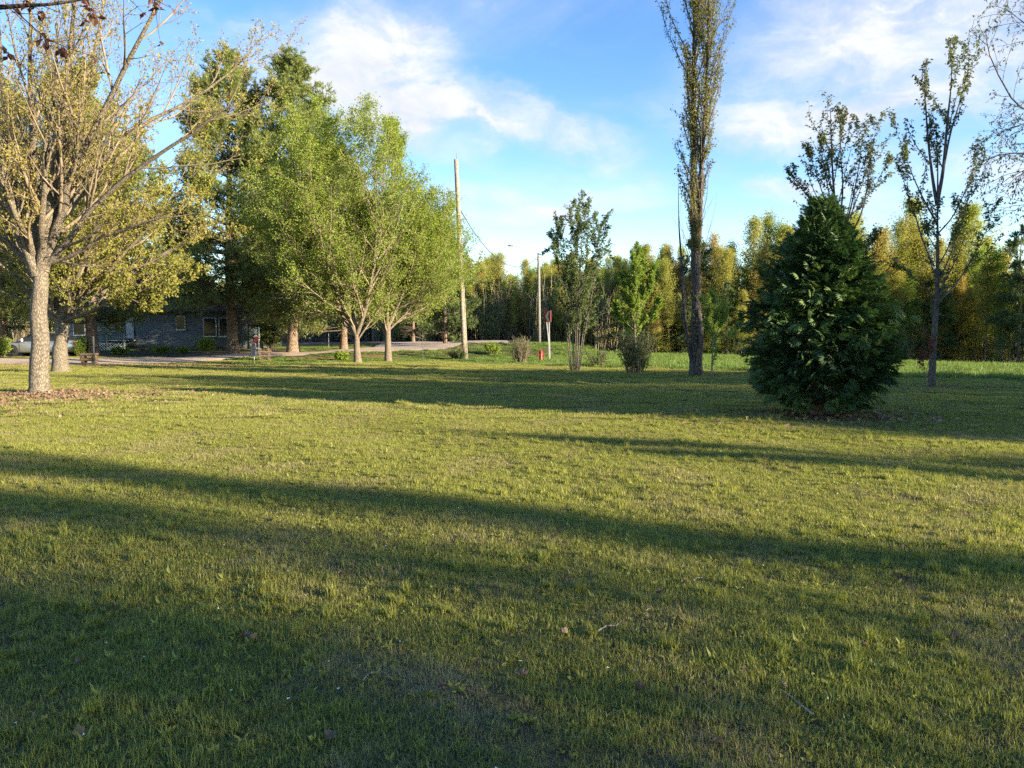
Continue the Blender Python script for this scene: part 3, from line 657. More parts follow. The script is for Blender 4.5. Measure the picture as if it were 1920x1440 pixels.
def build_lindens():
    D = 42.0; b = on(670, D, -.04)
    env = lambda h: 4.1*np.interp(h, [0, .1, .25, .45, .7, .9, 1.0], [.75, .9, 1.05, .92, .66, .42, .2])
    tp = [([(671,682,D),(669,650,D),(668,625,D),(655,540,D+.2),(640,430,D+.4),(625,320,D+.4),(612,226,D+.4)], .2), ([(669,628,D),(690,560,D-.5),(705,450,D-.9),(702,340,D-1),(690,250,D-1)], .13),
          ([(668,628,D),(640,565,D-.6),(600,470,D-1.2),(575,370,D-1.6),(570,270,D-1.6)], .13), ([(668,626,D),(640,560,D+.8),(605,460,D+1.5),(580,380,D+2)], .11), ([(668,630,D),(625,570,D),(570,500,D-.2),(530,420,D-.4)], .10)]
    linden(31, b, 13.4, env, tp, .2, 'spreading many-limbed young linden with fine light green leaves', 15, 32)
    D = 43.5; b = on(728, D, -.04)
    env2 = lambda h: 3.55*np.interp(h, [0, .1, .22, .4, .6, .8, .93, 1.0], [.75, .9, 1, .85, .62, .4, .2, .06])
    tp = [([(728,680,D),(727,600,D),(729,500,D),(733,400,D),(736,300,D),(735,232,D)], .19), ([(728,610,D),(760,540,D-.4),(778,470,D-.3),(788,400,D-.3)], .09), ([(728,600,D),(762,530,D+.6),(790,480,D+1.2),(806,440,D+1.8)], .08),
          ([(728,620,D),(768,580,D+.4),(798,540,D+1.2),(815,510,D+1.8)], .07), ([(728,590,D),(700,520,D+.8),(690,430,D+1.3)], .08)]
    linden(32, b, 13.5, env2, tp, .19, 'straight-trunked conical linden with bright green leaves beside the utility pole', 15, 33)
build_lindens()

def tuft_mesh(c, d, L, rg, n=7, w=.028, mat=None, spread=.55):
    """needle tufts: n thin blades fanning around each direction d"""
    N = len(c); C = np.repeat(c, n, 0); dd = norm(np.repeat(d, n, 0) + rg.normal(size=(N*n, 3))*spread); Ls = np.repeat(L, n)*rg.uniform(.7, 1.15, N*n)
    v, f = leaf_quads(C, dd, Ls, w, rg, 0, .0)
    return np_mesh('crown', v, f, mat, np.clip(np.repeat(rg.uniform(0, 1, N), n)*.7 + rg.uniform(0, .3, N*n), 0, 1))
def pine(seed, H, rb, label, first=.14, width=.21, mat='pine_needle', dens=1.0, dead=True, loc=(0, 0, 0), spruce=False):
    rg = np.random.default_rng(seed)
    P0, R0 = grow(np.array([[0, 0, -.05]]), np.array([[0, 0, 1.]]), np.array([H]), np.array([rb]), np.array([.02]), 22, .018, .5, rg); R0 = flare(P0, R0, .3, .8)
    nb = int(H*8.0*dens); f = np.sort(first + (1-first)*rg.uniform(0, 1, nb)**.9); wh = np.round(f*H/.62)*.62/H; f = np.clip(.35*f + .65*wh, first, .995)
    s, t = at(np.repeat(P0, nb, 0), f); az = rg.uniform(0, 6.283, nb); hf = (f - first)/(1 - first)
    el = np.interp(hf, [0, .3, .7, 1], [-.12, .12, .45, .95]) + rg.normal(size=nb)*.12
    if spruce: el = np.interp(hf, [0, .5, 1], [-.35, -.05, .6]) + rg.normal(size=nb)*.06
    d = np.stack([np.cos(az)*np.cos(el), np.sin(az)*np.cos(el), np.sin(el)], 1)
    ln = H*width*np.interp(hf, [0, .12, .35, .6, .85, 1], [1.15, 1.15, 1, .86, .58, .18])*rg.uniform(.6, 1.12, nb)
    rb_ = np.clip(R0[0][np.clip((f*22).astype(int), 0, 22)]*.3, .012, .07)
    P1, R1 = grow(s, d, ln, rb_, np.full(nb, .01), 8, .06, .22 if not spruce else .1, rg)
    n2 = np.maximum(4, (ln*5.0).astype(int)); par, ff, s, d, rr = spawn(P1, R1, n2, .28, 1.0, 48, 12, rg); d[:, 2] = d[:, 2]*.45 + .12; l2 = np.maximum(.25, ln[par]*.36*rg.uniform(.6, 1.2, len(par))*(1.15-.6*ff))
    P2, R2 = grow(s, d, l2, rr*.55, np.full(len(s), .006), 4, .08, .25, rg)
    par, ff, s, d, rr = spawn(P2, R2, 4, .25, 1.0, 45, 15, rg); l3 = np.maximum(.15, l2[par]*.4*rg.uniform(.6, 1.2, len(par)))
    P3, R3 = grow(s, d, l3, np.full(len(s), .006), np.full(len(s), .004), 2, .08, .3, rg)
    c = np.concatenate([P3[:, -1], P3[:, 1], P2[:, -1], P2[:, 2]]); dd = np.concatenate([P3[:, -1]-P3[:, 0]]*2 + [P2[:, -1]-P2[:, -2]]*2); dd = norm(dd) + np.array([0, 0, .25])
    lm = tuft_mesh(c, dd, rg.uniform(.20, .34, len(c)), rg, 6, .16, M[mat], .6)
    tw = [(P1, R1, 5), (P2, R2, 3)]
    if dead:
        nd = 26; f = rg.uniform(.09, first+.12, nd); s, t = at(np.repeat(P0, nd, 0), f); az = rg.uniform(0, 6.28, nd); d = np.stack([np.cos(az), np.sin(az), -.15+rg.normal(size=nd)*.1], 1)
        Pd, Rd = grow(s, d, rg.uniform(.6, 2.2, nd), np.full(nd, .022), np.full(nd, .006), 6, .12, -.1, rg); q = spawn(Pd, Rd, 5, .3, 1, 50, 12, rg)
        Pe, Re = grow(q[2], q[3], rg.uniform(.2, .7, len(q[2])), np.full(len(q[2]), .008), np.full(len(q[2]), .004), 3, .12, 0, rg); tw += [(Pd, Rd, 4), (Pe, Re, 3)]
    return assemble('pine_tree', label, 'tree', loc, [(P0, R0, 14)], tw, lm, M['pine_bark'], M['dark_bark'])
def build_pines():
    a = pine(41, 19.5, .37, 'tall white pine in front of the grey house windows', .105, .235, loc=on(438, 52, -.05))
    b = pine(42, 19.8, .40, 'tall white pine with bare lower trunk behind the linden', .105, .225, loc=on(550, 53, -.05))
    b.rotation_euler = (0, 0, 1.0)
    copy_tree(a, on(645, 57, -.05), 2.6, .74, 'shorter white pine behind the forked trunk of the linden')
    copy_tree(b, on(176, 47.5, -.05), 4.0, .86, 'white pine beside the house deck and driveway', None)
    copy_tree(a, on(8, 46.5, -.05), 1.2, .84, 'white pine beside the silver car')
    copy_tree(b, on(270, 72, -.05), 5.3, .92, 'white pine standing behind the grey house roof')
    copy_tree(a, on(75, 70, -.05), .4, .9, 'white pine behind the carport end of the house')
    copy_tree(a, on(490, 63, -.05), 3.4, .55, 'small white pine between the house corner and drive')
    c = pine(43, 9.2, .17, 'dark bushy pine at the road junction behind the utility pole', .05, .30, 'pine_dark', 1.25, True, on(835, 66, -.05))
    copy_tree(c, on(775, 74, -.05), 2.2, 1.02, 'dark bushy pine on the far verge of the junction')
build_pines()

def poplar():
    rg = np.random.default_rng(51); D = 28.8; b = on(1305, D, -.04); bb = np.array(b)
    st = [([(1305,708,D),(1304,640,D),(1306,560,D),(1303,480,D),(1302,400,D),(1300,280,D),(1301,140,D),(1303,0,D),(1300,-120,D)], .215, .04), ([(1306,500,D),(1312,420,D),(1316,300,D-.2),(1324,180,D-.3),(1328,60,D-.3),(1330,-60,D-.3)], .12, .03),
          ([(1300,690,D),(1290,640,D-.2),(1281,560,D-.3),(1277,480,D-.3),(1273,420,D-.3),(1272,345,D-.3)], .085, .008), ([(1307,560,D),(1314,620,D-.28),(1312,660,D-.3),(1309,700,D-.3)][::-1], .13, .09)]
    P0, R0 = [], []
    for p, r0, r1 in st: P = catmull([PT(*q) - bb for q in p], 26); P0.append(P); R0.append(r0 + (r1-r0)*np.linspace(0, 1, 26))
    P0, R0 = np.stack(P0), np.stack(R0); R0[0] *= 1 + .35*np.exp(-np.maximum(P0[0, :, 2], 0)*2)
    par, f, s, d, rr = spawn(P0[:2], R0[:2], np.array([62, 46]), .36, .97, 22, 4, rg)
    H = 15.5; h = s[:, 2]/H; ln = 3.1*np.interp(h, [.3, .38, .5, .65, .8, 1.1], [.28, .42, .7, .95, 1.0, .8])*rg.uniform(.5, 1.12, len(s))
    P1, R1 = grow(s, d, ln, np.minimum(rr*.32, .035), np.full(len(s), .005), 9, .045, .75, rg)
    par, f, s, d, rr = spawn(P1, R1, 10, .08, .98, 24, 9, rg); l2 = np.maximum(.25, ln[par]*rg.uniform(.15, .36, len(par)))
    P2, R2 = grow(s, d, l2, np.full(len(s), .009), np.full(len(s), .004), 4, .06, .5, rg)
    # leafless upright shoots around the lower trunk
    par, f, s, d, rr = spawn(P0[:3], R0[:3], np.array([16, 6, 6]), .16, .5, 24, 8, rg); Pb, Rb = grow(s, d, rg.uniform(.8, 2.6, len(s)), np.full(len(s), .016), np.full(len(s), .004), 7, .06, .7, rg)
    q = spawn(Pb, Rb, 4, .3, 1, 28, 8, rg); Pc, Rc = grow(q[2], q[3], rg.uniform(.3, 1.0, len(q[2])), np.full(len(q[2]), .006), np.full(len(q[2]), .003), 4, .08, .6, rg)
    c, t = leaf_sites(P2, 14, .1, 1.0, rg, .05); c2, t2 = leaf_sites(P1, 30, .15, 1, rg, .06)
    c3, t3 = leaf_sites(P0[3:4], 160, .1, .9, rg, .12); c4_, t4 = leaf_sites(P0[:1], 420, .12, .42, rg, .15)
    c = np.concatenate([c, c2, c3, c4_]); t = np.concatenate([t, t2, t3, t4]); dd = norm(t*.2 + rg.normal(size=c.shape))
    lm = leaf_mesh('crown', c, dd, rg.uniform(.05, .085, len(c)), .85, rg, M['poplar_leaf'], .3)
    return assemble('poplar_tree', 'very tall narrow Lombardy poplar with dark twin trunk', 'tree', b, [(P0[:1], R0[:1], 14), (P0[1:], R0[1:], 9)], [(P1, R1, 4), (P2, R2, 3), (Pb, Rb, 4), (Pc, Rc, 3)], lm, M['poplar_bark'], M['sapling_bark'])
poplar()

def cluster_leaves(P, per, k, f0, f1, rg, size, mat, droop=.5, jit=.02, step=None):
    """leaves hanging in small drooping clusters spaced along twigs"""
    B = len(P); par = np.repeat(np.arange(B), per); f = f0 + (f1-f0)*(np.tile(np.arange(per), B) + rg.uniform(0, 1, B*per))/per
    p, t = at(P[par], f); C = np.repeat(p, k, 0) + rg.normal(size=(len(p)*k, 3))*jit
    d = rg.normal(size=C.shape); d[:, 2] = d[:, 2]*.4 - droop
    return leaf_mesh('crown', C, norm(d), rg.uniform(*size, len(C)), .55, rg, mat, 0.0, np.clip(np.repeat(rg.uniform(0, 1, len(p)), k)*.7 + rg.uniform(0, .3, len(C)), 0, 1))
def sapling(name, seed, base, stems, label, leafmat, size=(.08, .13), per=6, k=5, nb=9, l1=.42, ang=32, group=None, bark='sapling_bark', f0=.3, up=.6, sub=5):
    rg = np.random.default_rng(seed); bb = np.array(base); P0, R0 = [], []
    for p, r0 in stems: P = catmull([PT(*q) - bb for q in p], 16); P0.append(P); R0.append(r0*(1 - .92*np.linspace(0, 1, 16)**.9))
    P0, R0 = np.stack(P0), np.stack(R0); L0 = plen(P0)
    n1 = np.maximum(3, (L0*nb/5).astype(int)); par, f, s, d, rr = spawn(P0, R0, n1, f0, .95, ang, 8, rg); ln = np.maximum(.3, L0[par]*l1*rg.uniform(.5, 1.1, len(par))*(1.15 - .8*f))
    P1, R1 = grow(s, d, ln, np.minimum(rr*.5, .03), np.full(len(s), .006), 8, .05, up, rg)
    par, f, s, d, rr = spawn(P1, R1, sub, .2, .95, 34, 9, rg); l2 = np.maximum(.2, ln[par]*rg.uniform(.2, .4, len(par))); P2, R2 = grow(s, d, l2, np.full(len(s), .007), np.full(len(s), .004), 4, .07, up*.7, rg)
    lm = join_meshes('crown', [cluster_leaves(P1, per*3, k, .12, 1.0, rg, size, M[leafmat], .5, .03), cluster_leaves(P2, per, k, .15, 1.0, rg, size, M[leafmat], .5, .03), cluster_leaves(P0[:, 7:], per*4, k, 0, 1, rg, size, M[leafmat], .5, .03)], M[leafmat])
    return assemble(name, label, 'tree', base, [(P0, R0, 9)], [(P1, R1, 4), (P2, R2, 3)], lm, M[bark], M[bark], group=group)
def build_saplings():
    D = 22.6; b = on(1747, D, -.03)
    stems = [([(1746,730,D),(1750,650,D),(1757,540,D),(1758,440,D),(1757,375,D)], .12), ([(1757,385,D),(1748,330,D+.1),(1739,250,D+.2),(1735,180,D+.2),(1732,115,D+.2)], .055), ([(1757,380,D),(1768,320,D-.1),(1776,230,D-.2),(1784,150,D-.3),(1782,75,D-.3)], .06),
             ([(1768,320,D-.1),(1782,250,D+.2),(1800,190,D+.4),(1815,130,D+.4),(1818,90,D+.4)], .035), ([(1758,380,D),(1758,300,D+.4),(1756,240,D+.5)], .03), ([(1752,500,D),(1730,450,D),(1715,400,D),(1695,340,D),(1690,290,D)], .03),
             ([(1754,560,D),(1725,530,D-.2),(1695,505,D-.4),(1662,490,D-.5)], .022), ([(1755,570,D),(1790,535,D+.2),(1820,490,D+.4),(1850,430,D+.5),(1858,390,D+.5)], .03), ([(1756,540,D),(1785,470,D-.4),(1805,410,D-.6),(1822,350,D-.7)], .026),
             ([(1757,420,D),(1725,360,D-.2),(1700,300,D-.3),(1676,230,D-.3)], .028), ([(1757,470,D),(1740,440,D+.5),(1715,380,D+.9)], .022), ([(1757,440,D),(1790,400,D+.6),(1820,330,D+.9),(1832,280,D+1)], .026)]
    sapling('maple_sapling', 61, b, stems, 'slender young maple with open dark crown on a bare mulch ring', 'sapling_leaf', (.07, .115), 4, 3, 9, .42, 27, 'young maples by the lawn', f0=.25, sub=3)
    D = 24.5; b = on(1572, D, -.03)
    stems = [([(1572,718,D),(1570,600,D),(1570,500,D),(1566,400,D),(1560,300,D),(1557,205,D)], .10), ([(1570,440,D),(1580,360,D),(1576,270,D+.2),(1580,200,D+.2)], .035), ([(1571,470,D),(1595,390,D-.2),(1612,300,D-.3),(1618,225,D-.3)], .035), ([(1571,480,D),(1615,400,D+.2),(1632,310,D+.3),(1644,225,D+.3)], .035),
             ([(1570,460,D),(1530,390,D),(1500,350,D),(1478,320,D)], .03), ([(1570,440,D),(1545,370,D+.3),(1525,310,D+.4),(1515,280,D+.4)], .028), ([(1571,430,D),(1600,400,D+.4),(1640,350,D+.6),(1668,290,D+.6)], .028), ([(1568,420,D),(1550,340,D-.3),(1535,250,D-.4)], .03), ([(1571,520,D),(1620,470,D),(1650,430,D)], .03)]
    sapling('maple_sapling', 62, b, stems, 'young maple whose thin leafy shoots rise behind the cedar', 'sapling_leaf', (.07, .115), 4, 3, 9, .40, 26, 'young maples by the lawn', f0=.35, sub=3)
    D = 33.0; b = on(1080, D, -.03); rg = np.random.default_rng(8)
    stems = []
    for bx, tx, ty, dz in [(1078,1085,362,0),(1082,1105,372,.3),(1075,1070,385,-.3),(1084,1128,420,.4),(1072,1048,430,.2),(1080,1092,400,-.5),(1086,1136,470,-.3),(1070,1036,470,-.2)]:
        stems.append(([(bx,698,D+dz*.15),(bx+(tx-bx)*.22,620,D+dz*.5),(bx+(tx-bx)*.56,530,D+dz),(bx+(tx-bx)*.86,450,D+dz*1.6),(tx,ty,D+dz*2)], .03))
    sapling('serviceberry_tree', 63, b, stems, 'multi-stemmed small tree with upright leafy shoots near the red hydrant', 'shrub_leaf', (.075, .125), 6, 3, 9, .30, 32, None, f0=.2, sub=4)
    D = 56.0; b = on(1192, D, -.03)
    stems = [([(1192,668,D),(1190,600,D),(1194,540,D),(1192,458,D)], .09), ([(1191,610,D),(1175,560,D),(1165,510,D)], .05), ([(1192,600,D),(1212,550,D),(1225,500,D)], .05), ([(1192,570,D),(1200,520,D+.4),(1206,475,D+.5)], .04), ([(1190,620,D),(1160,590,D),(1150,560,D)], .04), ([(1191,620,D),(1225,590,D),(1238,560,D)], .04)]
    sapling('green_tree', 64, b, stems, 'bright fresh-green young tree standing before the birch wood', 'green_leaf', (.10, .17), 5, 6, 16, .34, 38, None, 'thin_bark', f0=.12, sub=7)
    D = 27.3; b = on(1335, D, -.03)
    stems = [([(1334,713,D),(1336,660,D),(1338,610,D),(1345,560,D)], .035), ([(1337,640,D),(1355,600,D),(1375,560,D)], .02), ([(1337,630,D),(1322,590,D),(1318,555,D)], .02), ([(1337,620,D),(1340,580,D+.2),(1332,545,D+.3)], .018), ([(1337,650,D),(1370,620,D-.1),(1395,595,D-.1)], .016)]
    sapling('green_sapling', 65, b, stems, 'thin green-leaved sapling right beside the poplar trunk', 'green_leaf', (.06, .10), 6, 4, 9, .34, 38, None, 'thin_bark', f0=.15, sub=4)
    # small orange-leaved seedling by the mulch ring
    D = 22.0; b = on(1735, D, -.02)
    sapling('maple_seedling', 66, b, [([(1735,733,D),(1733,690,D),(1728,650,D)], .014), ([(1734,710,D),(1745,660,D),(1742,630,D)], .01)], 'thin bronze-leaved seedling next to the young maple trunk', 'red_leaf', (.05, .08), 4, 3, 6, .3, 40, None, f0=.3, sub=3)
build_saplings()

def cedar():
    rg = np.random.default_rng(71); D = 14.9; b = on(1535, D, -.03); H = 4.15
    # flat frond: a spine with drooping side sprays
    fv, ff, n = [], [], 0
    def frond(L):
        V = []; rf = np.random.default_rng(4)
        for i in range(15):                                   # narrow scale-leaf strands fanning from a spine, tips drooping
            t = .04 + .8*i/14; sd = (-1)**i; an = (.95 - .75*i/14)*sd + rf.normal()*.08; l = L*(.62 - .25*abs(t-.35))*rf.uniform(.75, 1.1); w = .0085*rf.uniform(.8, 1.4)
            x0, z0 = t*L*.75, -.10*t*t*L; ex, ey = math.cos(an)*l, math.sin(an)*l; nx, ny = -math.sin(an)*w, math.cos(an)*w; zt = z0 - .30*l*rf.uniform(.5, 1.3)
            V += [(x0, 0, z0), (x0+ex*.5+nx, ey*.5+ny, z0-.04*l), (x0+ex, ey, zt), (x0+ex*.5-nx, ey*.5-ny, z0-.04*l+.006)]
        V = np.array(V); return V, np.arange(len(V)).reshape(-1, 4)
    FV, FF = frond(.20)
    prof = lambda h: 1.24*np.interp(h, [0, .05, .14, .25, .35, .5, .6, .7, .8, .9, 1.0], [.56, .72, .90, .99, 1.0, .92, .79, .62, .43, .24, .03])
    P0, R0 = grow(np.array([[0, 0, -.05]]), np.array([[0, 0, 1.]]), np.array([H*.96]), np.array([.15]), np.array([.015]), 12, .01, .4, rg); R0 = flare(P0, R0, .4, .3)
    # boughs whose tips carry clumps of fronds
    nb = 620; h = .085 + .905*rg.uniform(0, 1, nb)**.82; az = np.arange(nb)*2.39996 + rg.normal(size=nb)*.25; rad = prof(h)*rg.uniform(.74, 1.12, nb)*(1 + .10*np.sin(az*3 + h*9))
    tipz = h*H; s0 = np.stack([np.zeros(nb), np.zeros(nb), np.clip(tipz - rad*.25, .1, H*.94)], 1); tip = np.stack([np.cos(az)*rad, np.sin(az)*rad, tipz], 1)
    k = np.linspace(0, 1, 7)[None, :, None]; P1 = s0[:, None]*(1-k) + tip[:, None]*k; P1[:, :, 2] += (np.sin(np.pi*k[..., 0])*.10*rad[:, None]) ; R1 = np.repeat((.016*(1-.75*np.linspace(0, 1, 7)))[None], nb, 0)
    c, dirs, sz, tn = [], [], [], []
    for i in range(nb):
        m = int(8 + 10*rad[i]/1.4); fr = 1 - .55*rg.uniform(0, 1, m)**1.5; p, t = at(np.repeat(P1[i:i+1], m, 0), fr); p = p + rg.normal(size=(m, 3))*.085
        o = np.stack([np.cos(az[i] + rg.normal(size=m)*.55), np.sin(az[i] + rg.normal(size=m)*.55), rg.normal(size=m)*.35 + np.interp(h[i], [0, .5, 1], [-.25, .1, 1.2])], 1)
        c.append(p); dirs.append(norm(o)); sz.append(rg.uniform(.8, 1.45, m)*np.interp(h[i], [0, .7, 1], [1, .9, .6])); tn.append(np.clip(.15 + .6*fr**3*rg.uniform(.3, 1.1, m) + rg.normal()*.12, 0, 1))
    # leader shoots making the ragged top
    for i in range(34):
        a, r_ = rg.uniform(0, 6.28), rg.uniform(0, .34); c.append(np.array([[math.cos(a)*r_, math.sin(a)*r_, H*rg.uniform(.86, 1.03)-r_*.9]])); dirs.append(norm(np.array([[math.cos(a)*.3, math.sin(a)*.3, 1.]]))); sz.append(np.array([.8])); tn.append(np.array([.5]))
    c, dirs, sz, tn = map(np.concatenate, (c, dirs, sz, tn)); N = len(c)
    roll = rg.normal(size=N)*.7; u = norm(np.cross(np.array([[0, 0, 1.]]) + rg.normal(size=(N, 3))*.12, dirs)); w = np.cross(dirs, u)
    u2 = u*np.cos(roll)[:, None] + w*np.sin(roll)[:, None]; w2 = np.cross(dirs, u2)
    V = c[:, None] + sz[:, None, None]*(FV[None, :, 0:1]*dirs[:, None] + FV[None, :, 1:2]*u2[:, None] + FV[None, :, 2:3]*w2[:, None])
    F = FF[None] + (np.arange(N)*len(FV))[:, None, None]
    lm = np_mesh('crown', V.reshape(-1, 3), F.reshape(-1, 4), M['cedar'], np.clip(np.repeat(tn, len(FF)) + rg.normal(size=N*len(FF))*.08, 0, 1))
    return assemble('cedar_tree', 'dense dark green egg-shaped cedar on a short trunk', 'tree', b, [(P0, R0, 12)], [(P1, R1, 4)], lm, M['dark_bark'], M['dark_bark'])
CEDAR = cedar()

def shrub(name, seed, base, H, Wd, n, label, leafmat, per, size, twig='twig', k=3, spread=.5, cat='shrub', group=None):
    rg = np.random.default_rng(seed); az = rg.uniform(0, 6.28, n); r = rg.uniform(0, .28, n)*Wd; s = np.stack([np.cos(az)*r, np.sin(az)*r, np.full(n, -.03)], 1)
    d = np.stack([np.cos(az)*spread*rg.uniform(.1, 1, n), np.sin(az)*spread*rg.uniform(.1, 1, n), np.ones(n)], 1); ln = H*rg.uniform(.55, 1.05, n)
    P0, R0 = grow(s, d, ln, np.full(n, .014), np.full(n, .005), 7, .06, .15, rg); q = spawn(P0, R0, 6, .2, .97, 34, 10, rg)
    P1, R1 = grow(q[2], q[3], ln[q[0]]*rg.uniform(.2, .4, len(q[0])), np.full(len(q[0]), .007), np.full(len(q[0]), .003), 4, .08, .3, rg)
    t = thing(name, label, cat, base, 0, group); obj('stems', tubes_mesh('stems', [(P0, R0, 4), (P1, R1, 3)], M[twig]), t)
    if per: obj('foliage', cluster_leaves(P1, per, k, .15, 1, rg, size, M[leafmat], .1, .035), t)
    return t
def build_shrubs():
    shrub('twiggy_shrub', 81, on(975, 42.5), 1.35, 1.5, 70, 'bare twiggy shrub with sparse leaves in front of the hydrant', 'shrub_leaf', 3, (.04, .07), 'twig', 2, .35)
    shrub('leafy_shrub', 82, on(1193, 30.5), 1.55, 1.3, 60, 'grey-green leafy shrub left of the poplar', 'shrub_leaf', 4, (.05, .09), 'sapling_bark', 3, .42)
    shrub('low_bush', 83, on(925, 52), .8, 1.1, 40, 'low dark green bush on the ditch bank behind the pole', 'green_leaf', 6, (.06, .10), 'thin_bark', 4, .8)
    shrub('fern_clump', 84, on(860, 46.5), .6, 1.0, 45, 'weedy clump growing round the utility pole foot', 'shrub_leaf', 5, (.06, .10), 'twig', 3, .9)
    shrub('conifer_seedling', 85, on(388, 50.5), .95, .8, 30, 'small bright green seedling bush at the house front', 'green_leaf', 8, (.06, .10), 'thin_bark', 4, .55)
    shrub('garden_bush', 86, on(-4, 45.0), 1.1, 1.3, 40, 'light green bush growing in front of the silver car', 'green_leaf', 7, (.07, .11), 'thin_bark', 4, .55)
    shrub('garden_bush', 87, on(150, 46.5), 1.1, .8, 24, 'thin leafy bush near the tail of the car', 'green_leaf', 6, (.08, .12), 'thin_bark', 4, .4)
    shrub('dark_bush', 88, on(508, 55.5), 1.9, 1.6, 46, 'tall dark bush between two pine trunks', 'shrub_leaf', 7, (.08, .13), 'dark_bark', 4, .35)
    shrub('flower_bed_plant', 89, on(345, 51.5), .45, 1.2, 30, 'low leafy plant in the bed under the grey wall', 'green_leaf', 5, (.06, .10), 'thin_bark', 3, .8, 'plant')
    shrub('flower_bed_plant', 90, on(305, 52.5), .5, 1.6, 34, 'wide low plant in the bed beside the deck skirt', 'green_leaf', 5, (.06, .10), 'thin_bark', 3, .8, 'plant')
    shrub('flower_bed_plant', 91, on(225, 51.0), .5, 1.5, 34, 'low plant in the bed near the deck pine', 'green_leaf', 5, (.06, .10), 'thin_bark', 3, .8, 'plant')
    shrub('ditch_weed', 92, on(640, 45.5), .45, .5, 22, 'strap-leaved weed tuft on the drive bank by the linden', 'green_leaf', 6, (.12, .2), 'thin_bark', 2, .8, 'plant')
    shrub('seed_shrub', 93, on(1120, 36.5), .8, 1.0, 26, 'small low shrub at the foot of the multi-stemmed tree', 'shrub_leaf', 4, (.05, .08), 'twig', 3, .7)
build_shrubs()

# ------------------------------------------------------------------ woodland
def wood_tree(seed, H, leafmat, n_leaf, bark, width=.16, first=.3, rb=.06, lsize=(.06, .11), lean=.05, nbr=34, sparse=1.5):
    """slender birch or aspen: meshes only (trunk, branches, crown)"""
    rg = np.random.default_rng(seed)
    P0, R0 = grow(np.array([[0, 0, -.1]]), np.array([[rg.normal()*lean, rg.normal()*lean, 1.]]), np.array([H]), np.array([rb]), np.array([.008]), 12, .025, .2, rg)
    par, f, s, d, rr = spawn(P0, R0, nbr, first, .98, 33 + rg.uniform(0, 14), 12, rg); hf = (f-first)/(1-first); ln = H*width*np.interp(hf, [0, .2, .5, .8, 1], [.7, 1.05, .95, .5, .12])*rg.uniform(.5, 1.25, len(s))
    P1, R1 = grow(s, d, ln, np.minimum(rr*.45, .022), np.full(len(s), .006), 6, .09, .6, rg)
    q = spawn(P1, R1, 7, .15, 1, 44, 14, rg); l2 = np.maximum(.25, ln[q[0]]*rg.uniform(.3, .6, len(q[0]))); P2, R2 = grow(q[2], q[3], l2, np.full(len(l2), .009), np.full(len(l2), .005), 3, .12, .25, rg)
    nl = rg.poisson(n_leaf/len(P2)*rg.gamma(2.6, 1/2.6, len(P1))[q[0]]); par = np.repeat(np.arange(len(P2)), nl); c, t = at(P2[par], rg.uniform(.1, 1, len(par))); c = c + rg.normal(size=c.shape)*.12*sparse; dd = norm(t*.3 + rg.normal(size=c.shape))
    lm = leaf_mesh('crown', c, dd, rg.uniform(*lsize, len(c)), .75, rg, M[leafmat], .2)
    return tubes_mesh('trunk', [(P0, R0, 6)], M[bark]), tubes_mesh('branches', [(P1, R1, 3), (P2[::2], R2[::2], 3)], M['twig'] if bark != 'birch' else M['thin_bark']), lm
KINDS = {
    'aspen': ('aspen_tree', 'slender aspen with yellow-green spring leaves in the woodland', 'trees of the woodland edge'),
    'amber': ('budding_tree', 'thin budding tree with amber-tinted young leaves in the woodland', 'trees of the woodland edge'),
    'birch': ('birch_tree', 'white-trunked birch with light airy leaves in the woodland', 'trees of the woodland edge'),
    'green': ('leafy_tree', 'fresh green leafy tree among the woodland aspens', 'trees of the woodland edge'),
    'spruce': ('spruce_tree', 'dark pointed evergreen standing among the woodland aspens', 'trees of the woodland edge')}
